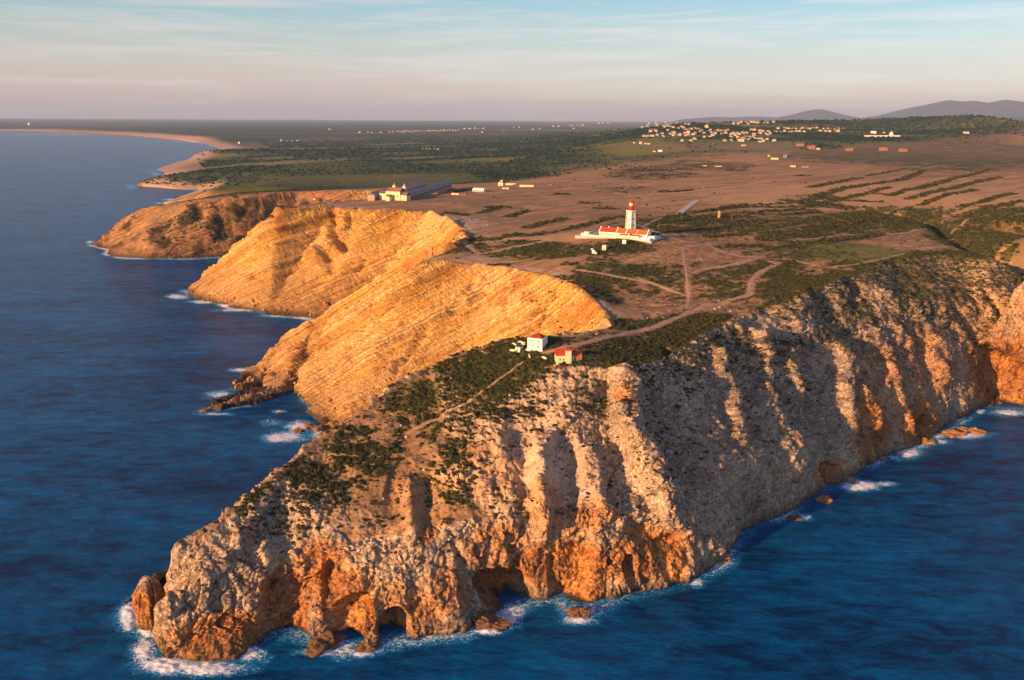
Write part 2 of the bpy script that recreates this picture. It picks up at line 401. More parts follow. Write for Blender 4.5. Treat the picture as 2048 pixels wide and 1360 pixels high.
gullies = [
  ([(1196, 750), (1202, 820), (1222, 880), (1240, 960), (1250, 1010)], -9, 8), ([(1040, 830), (1040, 900), (1046, 980), (1052, 1050)], -8, 6), ([(1128, 860), (1136, 930), (1140, 1030)], -8, 6.5),
  ([(1300, 730), (1335, 850), (1385, 940), (1420, 1010)], -13, 18), ([(1240, 1045), (1300, 1070), (1370, 1080)], -5, 6), ([(1470, 720), (1490, 800), (1520, 880)], -5, 7), ([(1600, 690), (1618, 760), (1630, 850), (1640, 930)], -13, 12),
  ([(1696, 690), (1700, 780), (1716, 860)], -5, 4), ([(1752, 700), (1760, 790), (1790, 860)], -5, 4.5), ([(1215, 745), (1212, 790), (1220, 840)], -7, 5), ([(975, 900), (985, 960)], -4, 4),
  ([(560, 1150), (560, 1210), (550, 1260)], -9, 9), ([(790, 980), (770, 1040), (760, 1090)], -3, 10), ([(352, 1150), (360, 1185), (366, 1225)], -5, 4), ([(850, 940), (856, 1000), (850, 1070)], -3, 3),
  ([(1880, 590), (1925, 640), (1965, 690)], -7, 5), ([(1960, 580), (2000, 625), (2050, 680)], -7, 5), ([(1790, 620), (1830, 680), (1840, 720)], -7, 7), ([(1620, 570), (1660, 610), (1640, 650)], -7, 12),
  ([(1690, 545), (1706, 585), (1712, 620)], -5, 6), ([(1500, 720), (1540, 790)], -3, 6), ([(1800, 780), (1820, 850)], -4, 4), ([(1900, 660), (1940, 720)], -4, 5), ([(1340, 690), (1345, 740)], -4, 6),
  ([(1150, 1050), (1180, 1100)], -3, 6), ([(1230, 1040), (1330, 1090), (1390, 1110)], -4, 7), ([(920, 1080), (870, 1120), (890, 1150)], -3, 7),
]
for a in ribs + gullies: rib(*a)
# gullies of the golden faces and of the headland behind
for a in [([(665, 418), (670, 470), (694, 505)], -22, 6), ([(700, 418), (705, 465)], -18, 4.5), ([(640, 480), (660, 520), (672, 545)], -20, 7), ([(720, 425), (690, 470), (600, 530)], 7, 12),
          ([(850, 470), (830, 500), (800, 530)], -12, 6), ([(735, 515), (720, 550)], -12, 5), ([(395, 410), (405, 445)], -9, 9), ([(440, 400), (440, 440), (445, 475)], -8, 9), ([(500, 395), (490, 440)], -9, 9), ([(560, 395), (540, 430)], -7, 8),
          ([(470, 400), (470, 460)], 6, 8), ([(530, 400), (520, 450)], 6, 8), ([(870, 640), (830, 700), (790, 760)], -8, 4), ([(960, 560), (940, 590), (900, 640)], -8, 4), ([(1050, 560), (1030, 600)], -7, 4), ([(840, 560), (800, 600), (770, 640)], -7, 4), ([(1100, 600), (1060, 650)], -7, 3.5), ([(760, 640), (720, 690), (680, 740)], -7, 4), ([(340, 430), (330, 480)], -7, 12), ([(300, 440), (300, 490)], 5, 14)]:
    rib(*a)

# --- strata of the golden cliffs: beds dipping away, cropping out as long slanting ledges
strat_s = np.zeros(len(x)); strat_w = np.zeros(len(x))
def strata(mask, pa, pb, back, thick, amp, seed):
    m = np.nonzero(mask)[0]
    if len(m) == 0: return
    d1 = np.array(pb) - np.array(pa); d1 = d1 / np.linalg.norm(d1)
    n = np.cross(d1, np.array(back)); n /= np.linalg.norm(n)
    s = (x[m] - pa[0]) * n[0] + (y[m] - pa[1]) * n[1] + (z[m] - pa[2]) * n[2]
    s = s + 5.0 * fbm(x[m], y[m], z[m], 90, 3, seed=seed) + 0.5 * fbm(x[m], y[m], z[m], 9, 2, seed=seed + 3)
    o = np.zeros(len(m)); col = np.zeros(len(m))
    for k, (th, am) in enumerate([(thick * 3.7, amp * 1.5), (thick, amp * 1.15), (thick * 0.42, amp * 0.4)]):
        u = s / th; i = np.floor(u); f = u - i
        h = _V[(i.astype(int) * 31 + 101 * (k + 1)) & 4095] 
        h2 = _V[((i.astype(int) + 1) * 31 + 101 * (k + 1)) & 4095]
        brk = vnoise(x[m] / (th * 3.0) + i * 3.7, y[m] / (th * 3.0), z[m] / (th * 3.0) + 7.7 * k)       # beds broken into blocks along their length
        step = np.clip(f / 0.8, 0, 1) * 0.9 - 1.2 * sstep(0.82, 0.97, f) * sstep(-1, 0.5, h)
        o += 1.9 * am * (h * 0.9 + (h2 - h) * 0.8 * sstep(0.9, 1.0, f) + step * 0.8 + 0.4 * np.round(brk * 2) / 2)
        col += (h + (h2 - h) * sstep(0.9, 1, f)) * (0.5 if k == 0 else 0.35) * (.5 + 1.0 * sstep(-.5, .5, brk))
    disp[m] += o * cliff[m]
    strat_s[m] = s / thick; strat_w[m] = cliff[m]
    return m, col, s
base_col = np.zeros((len(x), 3))
zA = (zoneA & (cliff > 0.02)); zB = (zoneB & (cliff > 0.02)); zC = (zoneC | farz) & (cliff > 0.02)
pA0, pA1 = hit(690, 780), hit(1080, 560)
pB0, pB1 = hit(480, 600), hit(840, 440)
pC0, pC1 = hit(240, 500), hit(500, 400)
sA = strata(zA, pA0, pA1, (0.35, 1.0, -0.25), 4.2, 1.7, 1)
sB = strata(zB, pB0, pB1, (0.35, 1.0, -0.25), 5.0, 1.9, 2)
sC = strata(zC, pC0, pC1, (0.2, 1.0, -0.1), 8.0, 1.6, 3)

# --- limestone of the near headland: fluted, blocky, cracked
m = np.nonzero((near & (y < 1100) & (slope.ravel()[sel] > 0.03)) | zoneC)[0]
X, Y, Z = x[m], y[m], z[m]
slp = sstep(.965, .84, nz[m]) * (near[m])
rough = np.clip(0.10 + .55 * slp + nearc[m] * 0.9 + 0.5 * cliff[m] * zoneC[m], 0, 1)
d = 5.4 * fbm(X, Y, Z * .7, 36, 4, seed=1)
d += 1.9 * fbm(X, Y, Z * .32, 12, 3, ridged=True, seed=2)
bs_ = (0.42 * X + 0.30 * Y - 0.86 * Z + 4 * fbm(X, Y, Z, 50, 3, seed=33)) / 7.5
bi_ = np.floor(bs_); bf_ = bs_ - bi_
d += (1.3 * _V[(bi_.astype(int) * 37) & 4095] + .9 * bf_ - 1.3 * sstep(.86, .97, bf_)) * (.55 + .45 * vnoise(X / 30, Y / 30, Z / 30))
d += 1.3 * fbm(X, Y, Z * .5, 5.5, 4, gain=.6, ridged=True, seed=4)
wx, wy, wz = 2.6 * vnoise(X / 6, Y / 6, Z / 6), 2.6 * vnoise(X / 6 + 40, Y / 6, Z / 6), 2.2 * vnoise(X / 7, Y / 7 + 40, Z / 7)
f1, f2, cid = worley(X + wx, Y + wy, Z * .5 + wz, 6.5, 3)
bm_ = 0.25 + 0.75 * sstep(-.3, .4, vnoise(X / 22, Y / 22, Z / 22))
d += bm_ * (1.9 * cid - 1.3 * sstep(0.14, 0.0, f2 - f1))
g1, g2, gid = worley(X + .6 * wx, Y + .6 * wy, Z * .7 + wz, 2.4, 9)
d += (1.15 - bm_) * (0.8 * gid - 0.6 * sstep(0.16, 0.0, g2 - g1))
d += 1.0 * fbm(X, Y, Z, 2.2, 3, gain=.65, ridged=True, seed=6)
disp[m] += d * rough * sstep(-6, 4, Z)
near_d = np.zeros(len(x)); near_d[m] = d
# golden faces: finer breakage
m2 = np.nonzero(gold > 0.02)[0]
X, Y, Z = x[m2], y[m2], z[m2]
d = 2.6 * fbm(X, Y, Z, 34, 4, seed=8) + 0.7 * fbm(X * 1.2 + Z * .5, Y, Z * .25, 15, 3, ridged=True, seed=19) + 0.5 * fbm(X, Y, Z, 8, 3, ridged=True, seed=9)
h1, h2, hid = worley(X, Y, Z, 4.0, 21)
d += 0.4 * hid + 0.2 * fbm(X, Y, Z, 2.0, 2, seed=10)
disp[m2] += d * gold[m2]
# plateau: gentle swell and tussocks
flat = (1 - cliff) * sstep(0, 6, z)
up = flat * (1.2 * fbm(x, y, z * 0, 60, 3, seed=12) + 0.5 * fbm(x, y, z * 0, 9, 2, seed=13)) * np.clip(1300 / r, 0.4, 1)
up += flat * sstep(1500, 3000, r) * 5.0 * fbm(x, y, z * 0, 420, 4, seed=14) * sstep(60000, 20000, r)
# the ravine cut into the plateau on the right
rv = [(p_[0], p_[1], 0) for p_ in hits([(1650, 412), (1720, 418), (1800, 425), (1860, 441), (1905, 462), (1950, 482), (2000, 500), (2048, 520)])]
d_, t_ = seg_dist(x, y, z * 0, rv)
up -= flat * (4 + 20 * t_) * np.exp(-(d_ / (9 + 16 * t_)) ** 2) * (z > 50)
# --- caves
carve = np.zeros((len(x), 3)); cavem = np.zeros(len(x))
for (px, py, rw, rh, dep, tilt) in [(688, 1248, 12, 11.5, 15, 0), (788, 1252, 9, 8, 14, 0), (1012, 1170, 19, 9, 20, -0.25), (572, 1195, 15, 17, 4.5, 0.2), (660, 1160, 5, 8, 6, 0), (1255, 1130, 5, 7, 6, 0),
                              (1838, 848, 11, 7, 15, 0), (1752, 885, 8, 6, 10, 0), (2010, 750, 34, 22, 20, -0.5), (1660, 940, 9, 6, 8, 0), (1150, 1140, 22, 16, 4.5, -.3), (1350, 1110, 13, 11, 3, 0), (640, 1140, 10, 9, 3.5, 0), (860, 1000, 9, 9, 3, 0), (800, 960, 8, 7, 4, 0)]:
    c = hit(px, py)
    if c is None: continue
    k = int(np.argmin((x - c[0]) ** 2 + (y - c[1]) ** 2 + (z - c[2]) ** 2))
    nh = np.array([nx[k], ny[k], 0]); nh /= max(np.linalg.norm(nh), 1e-6)
    th = np.array([-nh[1], nh[0], 0])
    R = max(rw, rh) * 2 + 10
    mm = np.nonzero((np.abs(x - c[0]) < R) & (np.abs(y - c[1]) < R) & (z < c[2] + R))[0]
    u = (x[mm] - c[0]) * th[0] + (y[mm] - c[1]) * th[1]; v = z[mm] - c[2]
    v = v - tilt * u
    v = np.where(v < 0, v * 0.55, v)
    q = np.sqrt((u / rw) ** 2 + (v / rh) ** 2) + 0.16 * fbm(x[mm], y[mm], z[mm], 7, 3, seed=30)
    s = sstep(1.0, 0.62, q)
    carve[mm] -= nh[None, :] * (dep * s)[:, None]
    cavem[mm] = np.maximum(cavem[mm], s)
vis_k = 1.0
dx_, dy_, dz_ = nx * disp, ny * disp, nz * disp
hz = np.clip(cliff * 1.0, 0, 1)
PX = XK.ravel().copy(); PY = YK.ravel().copy(); PZ = ZK.ravel().copy()
PX[sel] += dx_ + carve[:, 0]; PY[sel] += dy_ + carve[:, 1]; PZ[sel] += dz_ * (1 - 0.3 * cliff) + up
NF = grid_normals(PX.reshape(NCOL, NROW), PY.reshape(NCOL, NROW), PZ.reshape(NCOL, NROW))
fnz = NF[..., 2].ravel()[sel]
# ------------------------------------------------------------------ what grows and lies where
def blob(px, py, rx, ry, soft=0.6):
    c = hit(px, py)
    if c is None: return 0
    a = hit(px + rx, py) or hit(px - rx, py); b = hit(px, py + ry) or hit(px, py - ry)
    if a is None or b is None: return 0
    ax = np.array([a[0] - c[0], a[1] - c[1]]); bx = np.array([b[0] - c[0], b[1] - c[1]])
    det = ax[0] * bx[1] - ax[1] * bx[0]
    if abs(det) < 1e-3: return 0
    dx, dy = x - c[0], y - c[1]
    u = (dx * bx[1] - dy * bx[0]) / det; v = (ax[0] * dy - ax[1] * dx) / det
    q = np.sqrt(u * u + v * v)
    return sstep(1 + soft, 1 - soft, q)
def line_w(L, wid, **k):
    poly = hits(L, **k)
    if len(poly) < 2: return 0
    poly = [(p[0], p[1], 0) for p in poly]
    q = np.array(poly); pad = wid * 3
    m = np.nonzero((x > q[:, 0].min() - pad) & (x < q[:, 0].max() + pad) & (y > q[:, 1].min() - pad) & (y < q[:, 1].max() + pad))[0]
    d, t = seg_dist(x[m], y[m], np.zeros(len(m)), poly)
    o = np.zeros(len(x)); o[m] = sstep(1.25, .75, d / (wid * (0.75 + 0.5 * (0.5 + 0.5 * vnoise(x[m] / 14, y[m] / 14, x[m] * 0)))))
    return o
c3 = lambda L: [(a / 2.566 + 1250, b / 2.566 + 180) for a, b in L]
c2 = lambda L: [(a / 2.926 + 600, b / 2.926 + 220) for a, b in L]
hedges = [(c3(L), w) for L, w in [
  ([(900, 585), (1000, 540), (1150, 500), (1300, 480), (1420, 460), (1500, 430), (1540, 408)], 9), ([(960, 500), (1060, 480), (1150, 460), (1210, 452)], 10), ([(1240, 440), (1340, 425), (1450, 400)], 6),
  ([(1360, 540), (1480, 510), (1600, 480), (1700, 450), (1800, 430), (1880, 405)], 9), ([(1450, 560), (1560, 530), (1700, 500), (1820, 470), (1920, 450)], 8), ([(1520, 590), (1600, 555), (1700, 530), (1800, 510)], 6),
  ([(1720, 600), (1850, 570), (2000, 530)], 6), ([(1800, 640), (1900, 600), (2040, 570)], 7), ([(1900, 655), (2040, 620)], 5),
  ([(900, 580), (1050, 590), (1200, 605), (1400, 625), (1550, 645), (1680, 690), (1800, 735), (1950, 790)], 14), ([(950, 600), (1100, 560), (1250, 530), (1350, 500)], 8), ([(1060, 560), (1180, 570), (1300, 575)], 7), ([(1270, 530), (1340, 535)], 7),
  ([(200, 655), (350, 630), (600, 600), (900, 600)], 6), ([(110, 690), (300, 668), (500, 640), (700, 625), (950, 612)], 7), ([(500, 600), (640, 590), (860, 583)], 4), ([(640, 640), (800, 640), (1000, 625)], 7),
  ([(720, 770), (900, 740), (1050, 700), (1200, 670), (1300, 650)], 9), ([(470, 805), (650, 795), (850, 815), (940, 790), (1100, 770), (1290, 740)], 8), ([(430, 752), (600, 742)], 7), ([(700, 725), (850, 690), (950, 670)], 4),
  ([(1170, 340), (1400, 360), (1640, 372), (1900, 378)], 14), ([(870, 442), (930, 440)], 10), ([(380, 300), (500, 310), (620, 320)], 25), ([(230, 380), (300, 360), (420, 365)], 20), ([(200, 525), (320, 515)], 9), ([(540, 412), (610, 412)], 12),
  ([(100, 350), (260, 330)], 20), ([(1000, 660), (1200, 650), (1330, 690), (1560, 660)], 12), ([(1560, 750), (1700, 800), (1850, 850), (2000, 960)], 10)]]
hedges += [(c2(L), w) for L, w in [([(1060, 600), (1150, 575), (1200, 568)], 9), ([(1230, 620), (1320, 595)], 8), ([(1340, 685), (1480, 650), (1540, 640)], 9), ([(1420, 720), (1600, 690), (1740, 655), (1860, 630)], 8),
  ([(900, 805), (1000, 780), (1120, 760), (1250, 735), (1400, 730)], 8), ([(860, 600), (960, 612)], 8), ([(1650, 545), (1720, 545)], 8), ([(1750, 580), (1840, 582)], 8), ([(1550, 905), (1610, 905)], 4), ([(1110, 905), (1220, 908)], 3), ([(1110, 570), (1200, 572)], 9), ([(1480, 497), (1560, 494)], 8)]]
pk = [1.0]
def P3(L): return c3(L)
paths = [  # pixels, half width in metres
  (c3([(95, 705), (200, 740), (300, 775), (430, 795), (500, 828), (560, 838), (620, 858), (700, 852)]), 2.4), (c3([(345, 938), (420, 912), (560, 895), (640, 870), (712, 854)]), 2.6),
  (c3([(740, 878), (790, 887), (700, 930), (655, 970), (645, 1010), (640, 1050)]), 2.4), (c3([(300, 815), (312, 900), (322, 980), (330, 1060), (327, 1115)]), 1.7),
  (c3([(660, 1045), (500, 1090), (350, 1140), (180, 1208), (60, 1240), (-20, 1254)]) + [(1200, 678), (1160, 688), (1110, 700), (1085, 706)], 2.2),
  (c3([(540, 832), (620, 822), (700, 815)]), 1.2), (c3([(860, 775), (1100, 747), (1290, 737), (1440, 735), (1560, 700), (1690, 710)]), 1.9), (c3([(1040, 905), (1200, 890), (1330, 862), (1430, 840)]), 1.3),
  (c3([(-90, 530), (0, 532), (160, 557)]), 2.2), (c3([(350, 460), (400, 495), (420, 530)]), 2.0), (c3([(380, 562), (470, 545), (560, 548)]), 2.0), (c3([(90, 700), (150, 670), (205, 650)]), 1.7),
  (c2([(760, 852), (1050, 840), (1250, 800), (1480, 760), (1600, 735)]), 2.6), (c2([(1030, 775), (1400, 742), (1640, 712)]), 2.4), (c2([(1690, 700), (1760, 665), (1870, 635)]), 1.6),
  (c2([(1620, 940), (1800, 965), (2048, 1012)]) + c3([(60, 965), (180, 1005), (300, 1050)]), 1.5), (c2([(1480, 462), (1700, 466), (1850, 482), (2045, 514)]), 2.6), (c2([(1080, 468), (1350, 462), (1700, 425), (1900, 390), (2045, 368)]), 2.4),
  ([(1060, 712), (1039, 729), (998, 759), (977, 775), (931, 815), (863, 842), (811, 868)], .7), (c3([(870, 870), (920, 885), (1010, 905)]), 1.2), (c3([(800, 575), (860, 582), (920, 592)]), 1.4), (c3([(1180, 280), (1280, 292)]), 3.0),
  (c3([(1410, 550), (1500, 530), (1600, 515)]), 1.6), (c3([(1690, 692), (1760, 660), (1860, 645)]), 1.8), (c3([(1975, 650), (2040, 632)]), 1.6), (c3([(0, 428), (250, 420), (560, 425)]), 1.6), (c3([(560, 425), (800, 420), (1060, 400)]), 1.5), (c3([(430, 800), (470, 795), (640, 812)]), 1.1), (c3([(640, 735), (800, 715), (960, 690), (1100, 690)]), 1.1),
  ([(880, 392), (905, 386), (950, 382), (1060, 378)], 2.5),
]
scrub = np.zeros(len(x))
for b in [  # px, py, rx, ry, density
  (1060, 500, 120, 17, .75), (1200, 495, 90, 14, .7), (1330, 560, 200, 36, .55), (1250, 570, 110, 24, .5), (1450, 560, 110, 40, .55), (1400, 450, 160, 22, .35), (1650, 450, 170, 25, .5), (1600, 500, 120, 18, .4), (1550, 545, 60, 30, .5),
  (1760, 440, 120, 22, .6), (1980, 450, 110, 30, .75), (1880, 545, 170, 40, .75), (1700, 620, 110, 50, .7), (1960, 560, 110, 40, .55), (1600, 610, 80, 30, .7), (1350, 650, 120, 24, .6), (1260, 700, 110, 40, .6), (1350, 760, 90, 60, .35),
  (1060, 700, 80, 30, .8), (930, 770, 120, 60, .62), (1000, 740, 70, 40, .8), (860, 830, 90, 40, .55), (740, 900, 100, 60, .30), (640, 960, 100, 60, .27), (540, 1020, 100, 60, .28), (900, 950, 60, 80, .25), (880, 820, 120, 60, .5), (1620, 560, 100, 30, .6), (1750, 560, 150, 40, .75), (1850, 600, 120, 60, .6), (2000, 600, 80, 60, .45), (1650, 660, 60, 40, .6), (1450, 700, 60, 40, .45), (1370, 720, 70, 50, .5), (1120, 650, 80, 12, .8), (1560, 700, 60, 40, .35), (1210, 800, 30, 60, .3), (1200, 560, 50, 40, .6),
  (940, 490, 60, 16, .6), (1850, 305, 230, 18, .95), (1950, 300, 150, 30, .9), (1700, 285, 200, 14, .8), (1480, 262, 260, 12, .35), (400, 450, 70, 40, .8), (330, 470, 40, 24, .5), (480, 440, 60, 30, .5), (560, 425, 40, 24, .4), (1850, 640, 60, 40, .4), (1180, 800, 40, 40, .5), (1030, 820, 60, 25, .7),
  (1620, 400, 60, 14, .3), (1420, 330, 100, 12, .25), (1300, 345, 90, 14, .3), (1250, 380, 90, 8, .15), (1000, 395, 160, 8, .05)]:
    scrub = np.maximum(scrub, b[4] * blob(*b[:4]))
# beyond the headland everything is woodland and heath
wood = sstep(1750, 2500, y + 0.35 * np.clip(-x, 0, 3000) - 1.05 * np.clip(x, 0, 5000)) * sstep(0.0, 1.0, (z > 8))
wood *= 1 - 0.9 * np.clip(blob(1420, 330, 330, 42) + blob(1750, 345, 180, 30) , 0, 1)
scrub = np.maximum(scrub, 0.9 * wood)
far_green = sstep(2200, 3500, np.hypot(x, y))
hedge = np.zeros(len(x))
for L, wd in hedges: hedge = np.maximum(hedge, line_w(L, wd))
pathm = np.zeros(len(x))
for L, wd in paths: pathm = np.maximum(pathm, line_w(L, wd * 1.5))
flatm = sstep(0.66, 0.84, fnz)
n1 = fbm(x, y, z * 0, 26, 4, seed=40)
# streaks running along the old terraces, east to west
n2 = fbm((x * .78 + y * .63) * .14, y * .78 - x * .63, z * 0, 11, 4, gain=.55, seed=41)
n3 = fbm(x, y, z, 6.5, 4, gain=.65, seed=42)
big = fbm(x, y, z * 0, 180, 3, seed=43)
dens_s = scrub + 0.55 * n1 + 0.75 * n2 * sstep(400, 650, y) + 0.85 * n3 - 0.11
shrubm = sstep(-0.02, 0.22, dens_s) * np.clip(.15 + .85 * flatm + .9 * (scrub - .3), 0, 1) * sstep(0.05, 0.2, scrub)
shrubm = np.maximum(shrubm, hedge * sstep(-.35, 0.1, n3 + .5 * n1 + 0.25))
shrubm *= (1 - pathm) * sstep(5, 12, z)
flatm0 = sstep(0.66, 0.86, nz)

def mixc(a, b, t):
    t = np.asarray(t)[..., None] if np.ndim(t) else t
    return a * (1 - t) + np.asarray(b) * t
C = np.empty((len(x), 3)); C[:] = (0.25, 0.150, 0.078)
C = mixc(C, (0.44, 0.26, 0.13), sstep(-.3, .5, n2 + .3 * big + .5 * blob(1750, 390, 330, 40) * 1.0))
C = mixc(C, (0.20, 0.13, 0.08), 0.8 * blob(1000, 420, 240, 34) * sstep(.6, -.3, n1))
C = mixc(C, (0.15, 0.12, 0.05), 0.5 * sstep(0.05, 0.4, n1 + .3 * scrub) * sstep(.05, .3, scrub))
# pale bare rock and dusty ground along the rims
rim = np.zeros(len(x))
for L, wd in [([(560, 416), (680, 414), (830, 421), (880, 430), (930, 465)], 5), ([(870, 517), (1000, 529), (1130, 560), (1215, 625)], 9)]:
    rim = np.maximum(rim, line_w(L, wd))
rim = np.maximum(rim, blob(935, 450, 40, 26)); rim = np.maximum(rim, .8 * blob(960, 515, 60, 7)); rim = np.maximum(rim, .6 * blob(1080, 545, 80, 8))
C = mixc(C, (0.36, 0.27, 0.20), rim * (1 - shrubm) * sstep(-.5, .2, n3 + n1))
C = mixc(C, (0.34, 0.20, 0.12), blob(1300, 625, 130, 12) * .6)
# meadow
mead = blob(1700, 503, 110, 20, .2)
C = mixc(C, (0.17, 0.165, 0.04), mead * (1 - .3 * sstep(0, .5, n3)))
shrubm *= 1 - .6 * mead
# far lowland: heath, dark woods, pale fields
fieldn = fbm(x * .35, y * 1.0, z * 0, 330, 3, seed=50)
g_low = np.maximum(wood, 0)
heath = mixc(np.tile((0.085, 0.095, 0.035), (len(x), 1)), (0.27, 0.25, 0.075), sstep(0.0, .22, fieldn))
heath = mixc(heath, (0.38, 0.25, 0.15), sstep(.34, .5, fieldn + .25 * n1))
C = mixc(C, heath, np.clip(g_low * 1.0, 0, 1))
for b in [(620, 345, 110, 16, 1), (560, 335, 80, 6, .7), (880, 352, 40, 7, .8), (700, 352, 60, 6, .6), (460, 380, 60, 5, .4), (950, 305, 60, 5, .4), (1140, 300, 60, 6, .5)]:
    C = mixc(C, (0.17, 0.18, 0.05), b[4] * blob(*b[:4]) * sstep(-.4, .3, n1 + .4))
forest = sstep(0.10, 0.0, fieldn + .15 * n1) * g_low * sstep(2300, 3600, np.hypot(x, y))
for b in [(1000, 343, 100, 14, 1), (680, 312, 120, 9, 1), (560, 300, 120, 8, .9), (900, 285, 300, 8, .9), (1040, 300, 120, 10, 1), (870, 302, 90, 7, .8), (1100, 275, 200, 8, .9), (1700, 280, 60, 8, .8), (1640, 290, 40, 9, .9)]:
    forest = np.maximum(forest, b[4] * blob(*b[:4]))
forest = np.maximum(forest, sstep(5200, 8500, y) * sstep(2200, 600, x) * 0.85 * sstep(.42, .2, fbm(x * .4, y, z * 0, 1500, 4, seed=58)))
ridge_g = sstep(4300, 5000, y) * sstep(900, 1500, x)
forest = np.maximum(forest, ridge_g * .8 * blob(1800, 258, 320, 20))
for b in [(640, 330, 120, 9), (880, 352, 40, 5), (1530, 325, 230, 26)]: forest *= 1 - .8 * blob(*b)
forest *= sstep(-.55, -.1, n1 + .3 * big)
C = mixc(C, (0.012, 0.038, 0.026), forest * .95)
C = mixc(C, mixc(np.tile((0.065, 0.080, 0.022), (len(x), 1)), (0.026, 0.042, 0.018), sstep(-.3, .3, n3 + n1)), shrubm * .88 * (1 - .5 * far_green))
# cliff faces of the far coast, beach
fc = farz & (z < 47) & (np.hypot(x, y) > 2600) & (x < 0)
coastd = np.full(len(x), 1e9)
m = np.nonzero(fc)[0]
if len(m):
    d_, _t = seg_dist(x[m], y[m], z[m] * 0, [(p[0], p[1], 0) for p in coast_farleft + coast_left[:20]])
    coastd[m] = d_
    bch = sstep(0.035, 0.012, d_ / np.hypot(x[m], y[m])) * sstep(46, 36, z[m])
    C[m] = mixc(C[m], (0.50, 0.33, 0.20), np.clip(bch, 0, 1))
    C[m] = mixc(C[m], (0.50, 0.28, 0.13), cliff[m] * .9)
# rock
rockN = np.tile((0.50, 0.375, 0.26), (len(x), 1))
v1 = fbm(x, y, z * .5, 22, 4, seed=60); v2 = fbm(x, y, z, 4, 3, seed=61)
rockN = mixc(rockN, (0.36, 0.28, 0.21), sstep(-.3, .4, v1))
rockN = mixc(rockN, (0.52, 0.42, 0.31), sstep(0.0, .6, v2) * .7)
rockN = mixc(rockN, (0.16, 0.125, 0.095), sstep(0.25, .65, fbm(x, y, z * .35, 9, 3, seed=62)) * .5)
orange = np.zeros(len(x))
for b in [(680, 1190, 75, 60, 1), (640, 1120, 60, 40, .8), (800, 1220, 90, 50, .7), (1120, 1130, 150, 60, .95), (1290, 1110, 120, 60, .9), (1080, 1010, 60, 50, .5), (1170, 1040, 80, 40, .6), (860, 1000, 70, 70, .45), (800, 965, 45, 45, .6), (1000, 1100, 90, 60, .6),
          (2000, 740, 120, 80, 1), (1840, 840, 90, 50, .95), (1740, 860, 90, 70, .9), (1850, 740, 120, 80, .55), (1950, 640, 120, 80, .35), (1240, 790, 18, 40, .7), (310, 1215, 60, 50, .9), (440, 1272, 110, 42, 1), (540, 1180, 40, 60, .3), (900, 1180, 60, 60, .6), (1660, 950, 60, 30, .7), (1760, 760, 110, 90, .5), (960, 950, 100, 80, .3)]:
    c_ = hit(b[0], b[1])
    if c_ is None: continue
    rr_ = math.hypot(c_[0], c_[1], CAM_H - c_[2])
    q = np.sqrt(((x - c_[0]) ** 2 + (y - c_[1]) ** 2) / (b[2] * rr_ / FOC) ** 2 + ((z - c_[2]) / (b[3] * rr_ / FOC)) ** 2)
    orange = np.maximum(orange, b[4] * sstep(1.15, .5, q + .25 * v1))
orange = np.maximum(orange, cavem * .9)
under = np.clip((0.25 - fnz) / 0.5, 0, 1)
rockN = mixc(rockN, (0.60, 0.265, 0.07), np.clip(orange * (0.95 + .4 * v2), 0, 1))
rockN = mixc(rockN, (0.30, 0.12, 0.055), sstep(.25, .6, orange * .6 + fbm(x, y, z, 12, 3, seed=63)) * orange * .7)
soilN = mixc(np.tile((0.25, 0.16, 0.105), (len(x), 1)), (0.36, 0.165, 0.08), sstep(-.1, .5, n1))
C_near = mixc(soilN, rockN, np.clip(1.0 - flatm * .75 + sstep(-.1, .35, v2 + .5 * n3) * .6, 0, 1))
rockG = np.tile((0.70, 0.385, 0.100), (len(x), 1))
for s_ in (sA, sB):
    if s_ is None: continue
    m, c_, s = s_
    rockG[m] = mixc(rockG[m], (0.78, 0.49, 0.20), sstep(.05, .35, c_) * .9)
    rockG[m] = mixc(rockG[m], (0.48, 0.25, 0.07), sstep(-.05, -.40, c_) * .8)
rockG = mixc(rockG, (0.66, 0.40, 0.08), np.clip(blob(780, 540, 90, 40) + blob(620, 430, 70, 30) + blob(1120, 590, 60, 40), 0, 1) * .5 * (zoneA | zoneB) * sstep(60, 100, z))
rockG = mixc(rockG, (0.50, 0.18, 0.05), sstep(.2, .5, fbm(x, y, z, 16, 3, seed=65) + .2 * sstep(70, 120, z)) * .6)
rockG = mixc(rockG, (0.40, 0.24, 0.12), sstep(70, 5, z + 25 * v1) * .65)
rockG = mixc(rockG, (0.50, 0.38, 0.25), sstep(.1, .6, v2) * .4)
rockC = mixc(np.tile((0.42, 0.22, 0.10), (len(x), 1)), (0.30, 0.15, 0.08), sstep(-.2, .5, v1))
if sC is not None:
    m, c_, s = sC
    rockC[m] = mixc(rockC[m], (0.50, 0.30, 0.13), sstep(0, .4, c_) * .7)
vegC = zoneC * sstep(.1, .35, fbm(x, y, z, 34, 4, seed=70) + .35 * scrub - .05)
rockC = mixc(rockC, (0.055, 0.05, 0.026), vegC * .9)
steep = np.clip(1 - sstep(0.62, 0.80, fnz), 0, 1)
wN = near & (y < 1100) & (blob(1990, 458, 130, 34) < .15)
C = np.where(wN[:, None], mixc(C, C_near, np.clip(np.maximum(sstep(.93, .80, nz), nearc), 0, 1) * (1 - shrubm * .8)), C)
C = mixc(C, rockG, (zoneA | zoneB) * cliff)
C = mixc(C, rockC, (zoneC | (farz & (np.hypot(x, y) < 6000) & (x < 0))) * cliff)
C = mixc(C, (0.07, 0.05, 0.035), sstep(3.6, 1.2, z + 1.2 * v2 + 1.0) * (r < 2500))
C = mixc(C, (0.16, 0.10, 0.055), sstep(9, 3, z + 2 * v1) * .55 * (r < 2500) * (cavem < .5))
pv = pathm * flatm0
C = mixc(C, (0.36, 0.23, 0.155), pv * .35)
